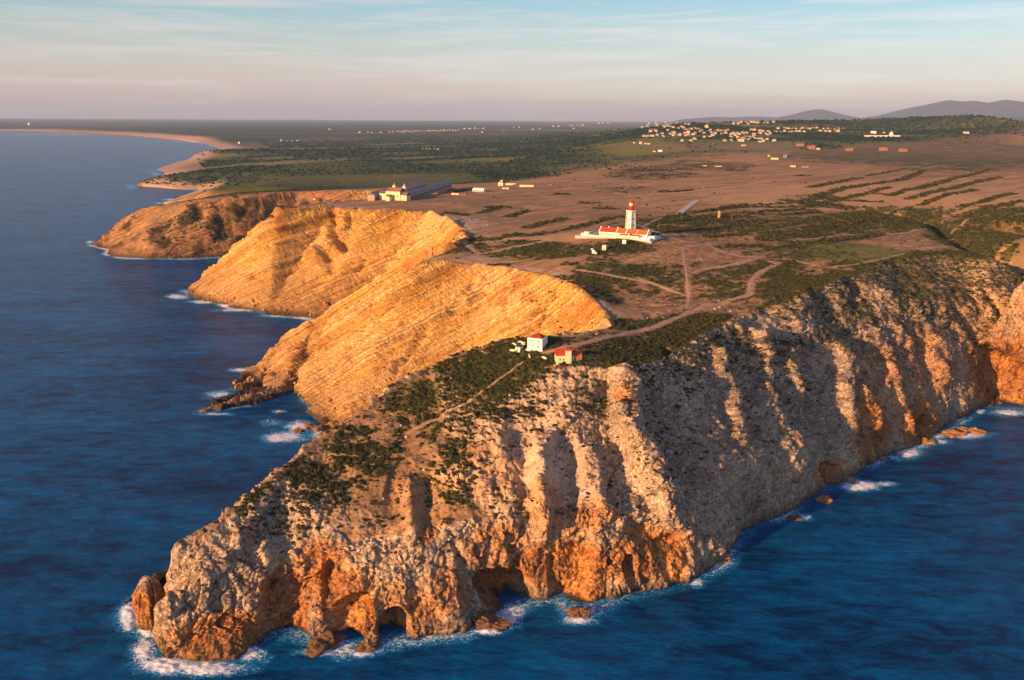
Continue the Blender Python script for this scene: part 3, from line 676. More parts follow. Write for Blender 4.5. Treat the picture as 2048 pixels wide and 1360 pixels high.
C = np.clip(C * (1 + 0.16 * n3 + .10 * v2)[:, None], 0.01, 0.9)

FULL = np.zeros((NCOL * NROW, 4), np.float32); FULL[:, 3] = 1; FULL[:, :3] = (.05, .04, .03); FULL[sel, :3] = C
ROUGHA = np.zeros(NCOL * NROW, np.float32); ROUGHA[sel] = np.clip(np.where(wN, np.maximum(nearc, .35), cliff), 0, 1)

# ------------------------------------------------------------------ node helpers
def new_mat(name):
    m = bpy.data.materials.new(name); m.use_nodes = True
    nt = m.node_tree; b = nt.nodes['Principled BSDF']; b.inputs['Specular IOR Level'].default_value = 0.25
    return m, nt, b
def nd(nt, t, **kw):
    n = nt.nodes.new(t)
    for k, v in kw.items():
        if k[0] == '_': n.inputs[k[1:].replace('_', ' ')].default_value = v
        else: setattr(n, k, v)
    return n
terr_mat, nt, bs = new_mat('rock_and_soil')
def facets():
    """broken rock: each fragment tilts the surface its own way"""
    acc = None
    for sc_, amt in ((.22, .55), (.62, .60)):
        v = nd(nt, 'ShaderNodeTexVoronoi', _Scale=sc_, _Randomness=1.0); nt.links.new(wa.outputs[0], v.inputs['Vector'])
        su = nd(nt, 'ShaderNodeVectorMath', operation='SUBTRACT'); nt.links.new(v.outputs['Color'], su.inputs[0]); su.inputs[1].default_value = (.5, .5, .5)
        sk_ = nd(nt, 'ShaderNodeMath', operation='MULTIPLY_ADD'); nt.links.new(sc_n.outputs[2], sk_.inputs[0]); sk_.inputs[1].default_value = -.65; nt.links.new(sc_n.outputs[0], sk_.inputs[2])
        sl_ = nd(nt, 'ShaderNodeMath', operation='MULTIPLY', use_clamp=True); nt.links.new(sk_.outputs[0], sl_.inputs[0]); sl_.inputs[1].default_value = amt * 1.7
        m = nd(nt, 'ShaderNodeVectorMath', operation='SCALE'); nt.links.new(su.outputs[0], m.inputs[0]); nt.links.new(sl_.outputs[0], m.inputs['Scale'])
        a = nd(nt, 'ShaderNodeVectorMath', operation='ADD'); nt.links.new(m.outputs[0], a.inputs[0])
        nt.links.new(acc if acc is not None else geo.outputs['Normal'], a.inputs[1]); acc = a.outputs[0]
    nn_ = nd(nt, 'ShaderNodeVectorMath', operation='NORMALIZE'); nt.links.new(acc, nn_.inputs[0]); nt.links.new(nn_.outputs[0], bp.inputs['Normal'])
at_ = nd(nt, 'ShaderNodeVertexColor', layer_name='albedo')
sa_n = nd(nt, 'ShaderNodeVertexColor', layer_name='rockness'); sc_n = nd(nt, 'ShaderNodeSeparateColor'); nt.links.new(sa_n.outputs['Color'], sc_n.inputs[0])
geo = nd(nt, 'ShaderNodeNewGeometry')
nA = nd(nt, 'ShaderNodeTexNoise', _Scale=0.55, _Detail=7, _Roughness=0.7); nt.links.new(geo.outputs['Position'], nA.inputs['Vector'])
nB = nd(nt, 'ShaderNodeTexVoronoi', feature='DISTANCE_TO_EDGE', _Scale=0.36); 
nW = nd(nt, 'ShaderNodeTexNoise', _Scale=0.3, _Detail=3); nt.links.new(geo.outputs['Position'], nW.inputs['Vector'])
wv = nd(nt, 'ShaderNodeVectorMath', operation='SCALE'); wv.inputs['Scale'].default_value = 5.0; nt.links.new(nW.outputs['Color'], wv.inputs[0])
wa = nd(nt, 'ShaderNodeVectorMath', operation='ADD'); nt.links.new(wv.outputs[0], wa.inputs[0]); nt.links.new(geo.outputs['Position'], wa.inputs[1]); nt.links.new(wa.outputs[0], nB.inputs['Vector'])
ck = nd(nt, 'ShaderNodeMapRange', _From_Min=0.0, _From_Max=.11, _To_Min=0, _To_Max=1); nt.links.new(nB.outputs['Distance'], ck.inputs['Value'])
# thin beds: noise running only across the bedding
cb = nd(nt, 'ShaderNodeCombineXYZ'); nt.links.new(sc_n.outputs[1], cb.inputs[0])
bd = nd(nt, 'ShaderNodeTexNoise', noise_dimensions='1D', _Scale=1.0, _Detail=4, _Roughness=.75)
sm = nd(nt, 'ShaderNodeMath', operation='MULTIPLY_ADD'); sm.inputs[1].default_value = 95.0; nt.links.new(sc_n.outputs[1], sm.inputs[0]); nt.links.new(nA.outputs[0], sm.inputs[2]); nt.links.new(sm.outputs[0], bd.inputs['W'])
# colour: albedo x grain x cracks x beds
mr = nd(nt, 'ShaderNodeMapRange', _From_Min=.3, _From_Max=.7, _To_Min=.7, _To_Max=1.3); nt.links.new(nA.outputs[0], mr.inputs['Value'])
cm1 = nd(nt, 'ShaderNodeMapRange', _To_Min=.60, _To_Max=1.0); nt.links.new(ck.outputs[0], cm1.inputs['Value'])  # cracks darkened in the colour: partly dirt, partly painted crevice shade
cm2 = nd(nt, 'ShaderNodeMix', data_type='FLOAT'); nt.links.new(sc_n.outputs[0], cm2.inputs[0]); cm2.inputs[2].default_value = 1.0; nt.links.new(cm1.outputs[0], cm2.inputs[3])
bm1 = nd(nt, 'ShaderNodeMapRange', _From_Min=.36, _From_Max=.62, _To_Min=.50, _To_Max=1.22); nt.links.new(bd.outputs[0], bm1.inputs['Value'])  # bed tones, plus dark lines painted in for shade under the ledges
bm2 = nd(nt, 'ShaderNodeMix', data_type='FLOAT'); nt.links.new(sc_n.outputs[2], bm2.inputs[0]); bm2.inputs[2].default_value = 1.0; nt.links.new(bm1.outputs[0], bm2.inputs[3])
p1 = nd(nt, 'ShaderNodeMath', operation='MULTIPLY'); nt.links.new(mr.outputs[0], p1.inputs[0]); nt.links.new(cm2.outputs[0], p1.inputs[1])
p2 = nd(nt, 'ShaderNodeMath', operation='MULTIPLY'); nt.links.new(p1.outputs[0], p2.inputs[0]); nt.links.new(bm2.outputs[0], p2.inputs[1])
mul = nd(nt, 'ShaderNodeMix', data_type='RGBA', blend_type='MULTIPLY'); mul.inputs['Factor'].default_value = 1
nt.links.new(at_.outputs['Color'], mul.inputs[6]); nt.links.new(p2.outputs[0], mul.inputs[7])
nt.links.new(mul.outputs[2], bs.inputs['Base Color'])
bs.inputs['Roughness'].default_value = 0.95; bs.inputs['Specular IOR Level'].default_value = 0.06
h1_ = nd(nt, 'ShaderNodeMath', operation='MULTIPLY_ADD'); nt.links.new(ck.outputs[0], h1_.inputs[0]); nt.links.new(sc_n.outputs[0], h1_.inputs[1]); nt.links.new(nA.outputs[0], h1_.inputs[2])
h2_ = nd(nt, 'ShaderNodeMath', operation='MULTIPLY'); nt.links.new(bd.outputs[0], h2_.inputs[0]); nt.links.new(sc_n.outputs[2], h2_.inputs[1])
h3_ = nd(nt, 'ShaderNodeMath', operation='MULTIPLY_ADD'); h3_.inputs[1].default_value = 3.0; nt.links.new(h2_.outputs[0], h3_.inputs[0]); nt.links.new(h1_.outputs[0], h3_.inputs[2])
bst = nd(nt, 'ShaderNodeMapRange', _To_Min=.30, _To_Max=.6); nt.links.new(sc_n.outputs[0], bst.inputs['Value'])
bp = nd(nt, 'ShaderNodeBump', _Distance=0.9); nt.links.new(bst.outputs[0], bp.inputs['Strength']); nt.links.new(h3_.outputs[0], bp.inputs['Height'])
facets(); nt.links.new(bp.outputs[0], bs.inputs['Normal'])

def tag(o, label=None, cat=None, group=None, kind=None):
    if label: o['label'] = label
    if cat: o['category'] = cat
    if group: o['group'] = group
    if kind: o['kind'] = kind
    return o
def np_mesh(name, V, F, mat, smooth=False, parent=None):
    me = bpy.data.meshes.new(name)
    V = np.asarray(V, np.float32); F = np.asarray(F, np.int32); n = F.shape[1]
    me.vertices.add(len(V)); me.vertices.foreach_set('co', V.ravel())
    me.loops.add(F.size); me.loops.foreach_set('vertex_index', F.ravel())
    me.polygons.add(len(F)); me.polygons.foreach_set('loop_start', np.arange(0, F.size, n, dtype=np.int32))
    me.polygons.foreach_set('use_smooth', np.full(len(F), smooth))
    me.update(calc_edges=True)
    if mat: me.materials.append(mat)
    o = bpy.data.objects.new(name, me); COL.objects.link(o)
    if parent: o.parent = parent
    return o
idx = np.arange(NCOL * NROW, dtype=np.int64).reshape(NCOL, NROW)
q = np.stack([idx[:-1, :-1], idx[1:, :-1], idx[1:, 1:], idx[:-1, 1:]], -1).reshape(-1, 4)
ok = (PZ[q] > -2.5).any(axis=1) & (ZK.ravel()[q] > -11.9).any(axis=1)
q = q[ok]
used = np.zeros(NCOL * NROW, bool); used[q.ravel()] = True
remap = np.cumsum(used) - 1
TVERT = np.stack([PX, PY, PZ], -1)[used]
TFACE = remap[q][:, ::-1]
terr = np_mesh('terrain', TVERT, TFACE, terr_mat, smooth=True)
tag(terr, kind='structure')
ca = terr.data.color_attributes.new('albedo', 'FLOAT_COLOR', 'POINT')
ca.data.foreach_set('color', FULL[used].ravel())
RK4 = np.zeros((NCOL * NROW, 4), np.float32); RK4[:, 3] = 1; RK4[:, 0] = ROUGHA; RK4[sel, 1] = strat_s / 30.0; RK4[sel, 2] = strat_w
cb_ = terr.data.color_attributes.new('rockness', 'FLOAT_COLOR', 'POINT'); cb_.data.foreach_set('color', RK4[used].ravel())
fr_ = ROUGHA[q].mean(axis=1); terr.data.polygons.foreach_set('use_smooth', fr_ < 2)
print('terrain verts', len(TVERT), 'quads', len(TFACE))
from mathutils.bvhtree import BVHTree
def drop(x_, y_, default=None):
    """height of the finished ground under a point"""
    h = terr.ray_cast(Vector((x_, y_, 900)), Vector((0, 0, -1)))
    return h[1].z if h[0] else (ground_z(x_, y_) if default is None else default)
# ------------------------------------------------------------------ sea
sea_mat, nt, bs = new_mat('sea_water')
bs.inputs['Base Color'].default_value = (0.004, 0.030, 0.066, 1); bs.inputs['Roughness'].default_value = 0.22; bs.inputs['IOR'].default_value = 1.2
bs.inputs['Specular IOR Level'].default_value = 0.12; bs.inputs['Specular Tint'].default_value = (.30, .68, 1, 1)
geo = nd(nt, 'ShaderNodeNewGeometry')
mp = nd(nt, 'ShaderNodeMapping'); mp.inputs['Rotation'].default_value = (0, 0, math.radians(24)); mp.inputs['Scale'].default_value = (0.45, 1.0, 1.0); nt.links.new(geo.outputs['Position'], mp.inputs[0])
w1 = nd(nt, 'ShaderNodeTexNoise', _Scale=0.11, _Detail=9, _Roughness=0.62, _Distortion=0.3); nt.links.new(mp.outputs[0], w1.inputs['Vector'])
w2 = nd(nt, 'ShaderNodeTexNoise', _Scale=0.012, _Detail=4, _Roughness=0.55); nt.links.new(mp.outputs[0], w2.inputs['Vector'])
ad = nd(nt, 'ShaderNodeMath', operation='MULTIPLY_ADD'); ad.inputs[1].default_value = 1.0; nt.links.new(w1.outputs[0], ad.inputs[0])
ml = nd(nt, 'ShaderNodeMath', operation='MULTIPLY'); ml.inputs[1].default_value = 1.3; nt.links.new(w2.outputs[0], ml.inputs[0]); nt.links.new(ml.outputs[0], ad.inputs[2])
bp = nd(nt, 'ShaderNodeBump', _Strength=1.0, _Distance=3.4); nt.links.new(ad.outputs[0], bp.inputs['Height']); nt.links.new(bp.outputs[0], bs.inputs['Normal'])
# lighter and darker water masses
cr1 = nd(nt, 'ShaderNodeMix', data_type='RGBA'); cr1.inputs[6].default_value = (0.0, 0.020, 0.078, 1); cr1.inputs[7].default_value = (0.0, 0.115, 0.31, 1)
mr2 = nd(nt, 'ShaderNodeMapRange', _From_Min=.35, _From_Max=.65); nt.links.new(w2.outputs[0], mr2.inputs['Value']); nt.links.new(mr2.outputs[0], cr1.inputs['Factor'])
# foam
w3 = nd(nt, 'ShaderNodeTexNoise', _Scale=0.07, _Detail=10, _Roughness=0.78, _Distortion=.4); nt.links.new(mp.outputs[0], w3.inputs['Vector'])
mr3 = nd(nt, 'ShaderNodeMath', operation='MULTIPLY_ADD'); nt.links.new(w3.outputs[0], mr3.inputs[0]); mr3.inputs[1].default_value = 2.0; nt.links.new(w2.outputs[0], mr3.inputs[2]); mr2.inputs['From Min'].default_value = 1.22; mr2.inputs['From Max'].default_value = 1.85; nt.links.new(mr3.outputs[0], mr2.inputs['Value'])
fa = nd(nt, 'ShaderNodeVertexColor', layer_name='foam')
fn = nd(nt, 'ShaderNodeTexNoise', _Scale=0.4, _Detail=9, _Roughness=0.8, _Distortion=1.2); nt.links.new(geo.outputs['Position'], fn.inputs['Vector'])
sx = nd(nt, 'ShaderNodeSeparateColor'); nt.links.new(fa.outputs['Color'], sx.inputs[0])
fs = nd(nt, 'ShaderNodeMath', operation='ADD'); fm = nd(nt, 'ShaderNodeMapRange', _From_Min=.25, _From_Max=.75, _To_Min=-.62, _To_Max=.62); nt.links.new(fn.outputs[0], fm.inputs['Value']); nt.links.new(sx.outputs[0], fs.inputs[0]); nt.links.new(fm.outputs[0], fs.inputs[1])
fr = nd(nt, 'ShaderNodeMapRange', _From_Min=.36, _From_Max=.66); nt.links.new(fs.outputs[0], fr.inputs['Value'])
# aerated water round the foam: turquoise
ar = nd(nt, 'ShaderNodeMapRange', _From_Min=-0.02, _From_Max=.42, _To_Max=.95); nt.links.new(fs.outputs[0], ar.inputs['Value'])
mx0 = nd(nt, 'ShaderNodeMix', data_type='RGBA'); nt.links.new(ar.outputs[0], mx0.inputs['Factor']); nt.links.new(cr1.outputs[2], mx0.inputs[6]); mx0.inputs[7].default_value = (0.02, 0.25, 0.50, 1)
mx1 = nd(nt, 'ShaderNodeMix', data_type='RGBA'); nt.links.new(fr.outputs[0], mx1.inputs['Factor']); nt.links.new(mx0.outputs[2], mx1.inputs[6]); mx1.inputs[7].default_value = (0.80, 0.84, 0.86, 1)
nt.links.new(mx1.outputs[2], bs.inputs['Base Color'])
rr = nd(nt, 'ShaderNodeMapRange', _From_Min=0, _From_Max=1, _To_Min=.22, _To_Max=.9); nt.links.new(fr.outputs[0], rr.inputs['Value']); nt.links.new(rr.outputs[0], bs.inputs['Roughness'])

gate = nd(nt, 'ShaderNodeMath', operation='MULTIPLY', use_clamp=True); gate.inputs[1].default_value = 7.0; nt.links.new(sx.outputs[0], gate.inputs[0])
g1_ = nd(nt, 'ShaderNodeMath', operation='MULTIPLY'); nt.links.new(ar.outputs[0], g1_.inputs[0]); nt.links.new(gate.outputs[0], g1_.inputs[1]); nt.links.new(g1_.outputs[0], mx0.inputs['Factor'])
g2_ = nd(nt, 'ShaderNodeMath', operation='MULTIPLY'); nt.links.new(fr.outputs[0], g2_.inputs[0]); nt.links.new(gate.outputs[0], g2_.inputs[1]); nt.links.new(g2_.outputs[0], mx1.inputs['Factor']); nt.links.new(g2_.outputs[0], rr.inputs['Value'])
# one sheet: fine rings near the shore, coarse ones out to the horizon
sa = np.linspace(math.radians(-44), math.radians(44), 700); sr = np.exp(np.linspace(math.log(60), math.log(130000), 900))
sr = np.concatenate([[60, 150, 230], np.exp(np.linspace(math.log(300), math.log(900), 460)), np.exp(np.linspace(math.log(905), math.log(3000), 200)), np.exp(np.linspace(math.log(3050), math.log(130000), 60))])
SA, SR = np.meshgrid(sa, sr, indexing='ij')
SX, SY = np.sin(SA) * SR, np.cos(SA) * SR
sx_, sy_ = SX.ravel(), SY.ravel()
foam = np.zeros(len(sx_))
fw_ = 0.55 * fbm(sx_, sy_, np.zeros(len(sx_)), 16, 4, gain=.6, seed=5)
def fblob(px, py, rx, ry, amt):
    c = at(px, py); a = at(px + rx, py); b = at(px, py + ry)
    ax = (a[0] - c[0], a[1] - c[1]); bx = (b[0] - c[0], b[1] - c[1]); det = ax[0] * bx[1] - ax[1] * bx[0]
    dx, dy = sx_ - c[0], sy_ - c[1]
    u = (dx * bx[1] - dy * bx[0]) / det; v = (ax[0] * dy - ax[1] * dx) / det
    qq = np.sqrt(u * u + v * v)
    foam[:] = np.maximum(foam, amt * sstep(1.5, .0, qq + fw_))
for b in [(256, 1232, 22, 36, 1.0), (296, 1262, 30, 18, 1.0), (288, 1300, 34, 40, .8), (330, 1330, 66, 20, 1.0), (420, 1336, 80, 18, .95), (495, 1308, 36, 20, .95), (370, 1240, 16, 10, .5),
          (640, 1305, 50, 9, .75), (720, 1308, 30, 8, .7), (655, 1262, 30, 5, .7), (978, 1262, 45, 9, .8), (1158, 1240, 40, 12, .9), (1245, 1190, 30, 4, .5), (1390, 1165, 20, 12, .7), (1465, 1100, 14, 8, .6), (1602, 1035, 20, 8, .6), (1645, 998, 14, 8, .6),
          (1715, 972, 40, 12, .9), (1770, 968, 30, 6, .6), (1815, 905, 28, 14, .8), (1790, 915, 20, 8, .5), (1885, 883, 22, 6, .7), (1935, 868, 55, 10, .8), (1960, 822, 12, 6, .7), (2020, 824, 40, 8, .85),
          (600, 855, 34, 16, .75), (570, 872, 50, 14, .75), (640, 868, 34, 12, .6), (545, 845, 30, 8, .35), (612, 795, 14, 14, .6), (628, 815, 14, 16, .75), (560, 823, 16, 4, .55), (440, 790, 34, 10, .72), (485, 740, 30, 5, .7), (430, 828, 40, 4, .55), (475, 812, 40, 3, .5), (500, 785, 20, 5, .5),
          (355, 593, 22, 6, .7), (410, 604, 34, 4, .8), (480, 620, 50, 4, .7), (560, 632, 45, 4, .65), (215, 508, 12, 4, .75), (270, 517, 50, 2.5, .6), (360, 518, 60, 2.2, .5), (430, 514, 30, 2.2, .5), (180, 484, 10, 4, .6), (262, 372, 14, 2, .7), (340, 399, 16, 2.4, .6), (318, 406, 8, 2, .6), (300, 340, 10, 2, .6), (312, 348, 8, 3, .5),
          (395, 379, 10, 2, .5), (130, 268.5, 160, .8, .45), (360, 283, 60, 1.2, .45)]:
    fblob(*b)
# a thin broken line of foam wherever water meets the near rocks
m = np.nonzero((SR.ravel() > 330) & (SR.ravel() < 1900))[0]
ring = [(p[0], p[1], 0) for p in coast_near]; ring2 = [(p[0], p[1], 0) for p in coast_ba[-2:] + coast_a + coast_an[:2]]; ring3 = [(p[0], p[1], 0) for p in coast_c[2:] + coast_cb + coast_b]
for rg, wd, am in ((ring, 6, .52), (ring2, 5, .56), (ring3, 10, .80)):
    d_, t_ = seg_dist(sx_[m], sy_[m], np.zeros(len(m)), rg)
    foam[m] = np.maximum(foam[m], am * sstep(wd * 2, wd * .3, d_) * (0.6 + .6 * vnoise(sx_[m] / 30, sy_[m] / 30, np.zeros(len(m)))))
# breaking water stands up a little
SZ = 0.0 + 1.1 * sstep(.45, .9, foam) * (0.5 + 0.5 * vnoise(sx_ / 2.3, sy_ / 2.3, np.zeros(len(sx_)))) 
idx = np.arange(len(sa) * len(sr)).reshape(len(sa), len(sr))
q = np.stack([idx[:-1, :-1], idx[:-1, 1:], idx[1:, 1:], idx[1:, :-1]], -1).reshape(-1, 4)
sea = np_mesh('sea', np.stack([sx_, sy_, SZ], -1), q[:, ::-1], sea_mat, smooth=True)
tag(sea, kind='structure')
ca = sea.data.color_attributes.new('foam', 'FLOAT_COLOR', 'POINT')
fc_ = np.ones((len(foam), 4), np.float32); fc_[:, 0] = foam; ca.data.foreach_set('color', fc_.ravel())
# ------------------------------------------------------------------ far hills beyond the ridge
hill_mat, nt, bs = new_mat('heath_slopes')
bs.inputs['Base Color'].default_value = (0.075, 0.085, 0.05, 1); bs.inputs['Roughness'].default_value = 1
geo = nd(nt, 'ShaderNodeNewGeometry'); nA = nd(nt, 'ShaderNodeTexNoise', _Scale=0.004, _Detail=8, _Roughness=.6); nt.links.new(geo.outputs['Position'], nA.inputs['Vector'])
mx = nd(nt, 'ShaderNodeMix', data_type='RGBA'); mx.inputs[6].default_value = (0.015, 0.028, 0.024, 1); mx.inputs[7].default_value = (0.05, 0.05, 0.04, 1)
nt.links.new(nA.outputs[0], mx.inputs['Factor']); nt.links.new(mx.outputs[2], bs.inputs['Base Color'])
def hill_range(name, L, dist, depth):
    """a ridge of hills whose crest is seen along these pixels, at this distance, real width front to back"""
    cr_ = [at_d(px, py, dist) for px, py in L]
    xs = np.array([c[0] for c in cr_]); zs = np.array([c[2] for c in cr_])
    gx = np.linspace(xs[0], xs[-1], 160); gv = np.linspace(-1, 1, 50)
    V = []
    crest = np.interp(gx, xs, zs)
    U, W = np.meshgrid(gx, gv, indexing='ij')
    Zc = np.repeat(crest[:, None], 50, 1)
    prof = np.clip(1 - np.abs(W) ** 1.25, 0, 1)
    nn = fbm(U, W * depth, U * 0, 2600, 5, ridged=True, seed=80)
    Z = 60 + (Zc - 60) * prof * (1 - .22 * (1 - np.clip(nn + .5, 0, 1)) * sstep(0.02, .5, 1 - prof)) - 8 * (np.abs(W) > .98)
    Yv = dist + W * depth
    idx = np.arange(160 * 50).reshape(160, 50)
    q = np.stack([idx[:-1, :-1], idx[1:, :-1], idx[1:, 1:], idx[:-1, 1:]], -1).reshape(-1, 4)
    o = np_mesh(name, np.stack([U.ravel(), Yv.ravel(), Z.ravel()], -1), q, hill_mat, smooth=True)
    tag(o, kind='structure')
hill_range('hills', [(1735, 236), (1790, 226), (1830, 214), (1860, 208), (1896, 200), (1925, 203), (1945, 201), (1975, 206), (2010, 199), (2048, 204), (2100, 208), (2250, 214), (2450, 232)], 40000, 7000)
hill_range('hills', [(1560, 234), (1590, 228), (1615, 221), (1638, 218), (1655, 221), (1680, 228), (1705, 234)], 42000, 4600)
hill_range('hills', [(1370, 238), (1430, 233.5), (1470, 234.5), (1510, 232.5), (1560, 235), (1600, 238)], 44000, 5000)
hill_range('hills', [(1930, 240), (1990, 236), (2048, 234), (2150, 236), (2300, 246)], 24000, 3400)

# ------------------------------------------------------------------ haze: the evening air, one closed box round everything below the sky
hz = bpy.data.materials.new('evening_air'); hz.use_nodes = True
ht = hz.node_tree; ht.nodes.clear()
ho = ht.nodes.new('ShaderNodeOutputMaterial'); pv_ = ht.nodes.new('ShaderNodeVolumePrincipled')
pv_.inputs['Color'].default_value = (0.50, 0.68, 1.0, 1); pv_.inputs['Density'].default_value = 1.9e-5; pv_.inputs['Anisotropy'].default_value = 0.0
ht.links.new(pv_.outputs[0], ho.inputs['Volume'])
hx, hy0, hy1, hz0, hz1 = 92000, -12000, 92000, -30, 1300
hv = [(sx * hx, yy, zz) for zz in (hz0, hz1) for yy in (hy0, hy1) for sx in (-1, 1)]
hf = [(0, 1, 3, 2), (4, 6, 7, 5), (0, 4, 5, 1), (2, 3, 7, 6), (0, 2, 6, 4), (1, 5, 7, 3)]
haze = np_mesh('haze', hv, [f[::-1] for f in hf], hz)
haze.data.materials[0] = hz
tag(haze, kind='stuff')
# ------------------------------------------------------------------ building materials
def plain(name, col, rough=.9, var=.18, scale=.8, spec=.15):
    m, nt, bs = new_mat(name)
    geo = nd(nt, 'ShaderNodeNewGeometry'); n = nd(nt, 'ShaderNodeTexNoise', _Scale=scale, _Detail=5, _Roughness=.6); nt.links.new(geo.outputs['Position'], n.inputs['Vector'])
    r_ = nd(nt, 'ShaderNodeMapRange', _From_Min=.3, _From_Max=.7, _To_Min=1 - var, _To_Max=1 + var * .5); nt.links.new(n.outputs[0], r_.inputs['Value'])
    x_ = nd(nt, 'ShaderNodeMix', data_type='RGBA', blend_type='MULTIPLY'); x_.inputs['Factor'].default_value = 1; x_.inputs[6].default_value = (*col, 1); nt.links.new(r_.outputs[0], x_.inputs[7])
    nt.links.new(x_.outputs[2], bs.inputs['Base Color']); bs.inputs['Roughness'].default_value = rough; bs.inputs['Specular IOR Level'].default_value = spec
    return m
M = dict(village_tiles=plain('village_tiles', (.24, .12, .075), var=.4, scale=.05), village_white=plain('village_whitewash', (.50, .46, .40), var=.3, scale=.05), white=plain('whitewash', (.80, .78, .74), var=.10), cream=plain('cream_render', (.74, .60, .40), var=.2), red=plain('red_tiles', (.46, .055, .03), var=.25), orange=plain('orange_tiles', (.50, .13, .04), var=.3),
         redpaint=plain('red_paint', (.55, .02, .015), .5, .1), dark=plain('dark_opening', (.03, .03, .035), .4, .1), glass=plain('lantern_glass', (.75, .72, .6), .2, .05, spec=.6), grey=plain('grey_slabs', (.30, .30, .30), var=.2), stone=plain('stone_wall', (.42, .33, .23), var=.35, scale=1.6),
         wood=plain('weathered_wood', (.30, .20, .12)), brick=plain('ochre_brick', (.48, .25, .09)), pink=plain('pink_render', (.27, .15, .105)), black=plain('dark_car_paint', (.03, .03, .035), .3, .05, spec=.5), silver=plain('pale_car_paint', (.5, .5, .5), .3, .05, spec=.5),
         carred=plain('red_car_paint', (.3, .02, .02), .3, .05, spec=.5), slate=plain('blue_grey_roof', (.16, .18, .21)), concrete=plain('concrete', (.45, .42, .38)), dirt=plain('trodden_earth', (.36, .235, .155), var=.3, scale=.25), tyre=plain('rubber', (.02, .02, .02)))
class MB:
    def __init__(s): s.v = []; s.f = []
    def add(s, v, f):
        k = len(s.v); s.v += [tuple(p) for p in v]; s.f += [tuple(i + k for i in q) for q in f]; return s
    def box(s, x0, x1, y0, y1, z0, z1):
        return s.add([(x0, y0, z0), (x1, y0, z0), (x1, y1, z0), (x0, y1, z0), (x0, y0, z1), (x1, y0, z1), (x1, y1, z1), (x0, y1, z1)],
                     [(0, 3, 2, 1), (4, 5, 6, 7), (0, 1, 5, 4), (1, 2, 6, 5), (2, 3, 7, 6), (3, 0, 4, 7)])
    def gable(s, x0, x1, y0, y1, z0, z1, th=.25, hip=0.0):
        """tiled gable roof, ridge along x, with the thickness of its tiles"""
        ym = (y0 + y1) / 2
        a = [(x0, y0, z0), (x1, y0, z0), (x1, y1, z0), (x0, y1, z0), (x0 + hip, ym, z1), (x1 - hip, ym, z1)]
        b = [(p[0], p[1], p[2] + th) for p in a]
        return s.add(a + b, [(6, 7, 11, 10), (8, 9, 10, 11), (6, 10, 9), (7, 8, 11), (0, 4, 5, 1), (2, 5, 4, 3), (0, 3, 4), (1, 5, 2), (0, 1, 7, 6), (2, 3, 9, 8), (0, 6, 9, 3), (1, 2, 8, 7)])
    def house(s, x0, x1, y0, y1, z0, z1, zr):
        """walls with gable ends under a ridge along x"""
        ym = (y0 + y1) / 2
        return s.add([(x0, y0, z0), (x1, y0, z0), (x1, y1, z0), (x0, y1, z0), (x0, y0, z1), (x1, y0, z1), (x1, y1, z1), (x0, y1, z1), (x0, ym, zr), (x1, ym, zr)],
                     [(0, 3, 2, 1), (0, 1, 5, 4), (1, 2, 6, 9, 5), (2, 3, 7, 6), (3, 0, 4, 8, 7), (4, 5, 9, 8), (6, 7, 8, 9)])
    def cone(s, cx, cy, z0, z1, r0, r1, n=24, rot=0.0, cap=True):
        a = [(cx + r0 * math.cos(rot + 2 * math.pi * i / n), cy + r0 * math.sin(rot + 2 * math.pi * i / n), z0) for i in range(n)]
        b = [(cx + r1 * math.cos(rot + 2 * math.pi * i / n), cy + r1 * math.sin(rot + 2 * math.pi * i / n), z1) for i in range(n)]
        f = [(i, (i + 1) % n, n + (i + 1) % n, n + i) for i in range(n)]
        if cap: f += [tuple(range(n))[::-1], tuple(range(n, 2 * n))]
        return s.add(a + b, f)
    def build(s, name, mat, parent=None, smooth=False, loc=None):
        me = bpy.data.meshes.new(name); me.from_pydata(s.v, [], s.f); me.materials.append(mat)
        if smooth: me.polygons.foreach_set('use_smooth', [True] * len(me.polygons))
        me.update(); o = bpy.data.objects.new(name, me); COL.objects.link(o)
        if parent: o.parent = parent
        if loc: o.location = loc
        return o
def empty(name, loc, rz, label, cat, group=None):
    o = bpy.data.objects.new(name, None); COL.objects.link(o); o.location = loc; o.rotation_euler = (0, 0, rz); o.empty_display_size = .5
    return tag(o, label, cat, group)
def piece(name, mesh, parent, loc=(0, 0, 0), rz=0.0):
    o = bpy.data.objects.new(name, mesh); COL.objects.link(o); o.parent = parent; o.location = loc; o.rotation_euler = (0, 0, rz); return o
def box_mesh(name, sx, sy, sz, mat):
    me = bpy.data.meshes.new(name); b = MB().box(-sx / 2, sx / 2, -sy / 2, sy / 2, 0, sz); me.from_pydata(b.v, [], b.f); me.materials.append(mat); return me
def frame(pa, pb):
    """origin, heading and length of the ground line seen between two pixels"""
    a, b = hit(*pa), hit(*pb)
    return a, b, math.atan2(b[1] - a[1], b[0] - a[0]), math.hypot(b[0] - a[0], b[1] - a[1])
def low(a, *more):
    return min([drop(p[0], p[1]) for p in (a,) + more]) - .3

# ------------------------------------------------------------------ lighthouse station
A_, B_, yaw_, len_ = frame((1162, 475.5), (1298, 484.5))
print('station', A_, B_, math.degrees(yaw_), len_)
ca_, sa_ = math.cos(yaw_), math.sin(yaw_)
def loc_at(t, back):
    return (A_[0] + ca_ * t * len_ - sa_ * back, A_[1] + sa_ * t * len_ + ca_ * back)
gz = max(drop(*loc_at(.5, 10)), drop(*loc_at(.2, 10)), drop(*loc_at(.8, 10)))
S = len_ / 137.0                       # metres per pixel at the wall
pad = MB().box(-6, len_ + 3, -1.5, 34, -6, -.05).build('ground', M['concrete'], None, loc=(A_[0], A_[1], gz)); pad.rotation_euler = (0, 0, yaw_); tag(pad, kind='structure'); pad.name = 'courtyard_ground'
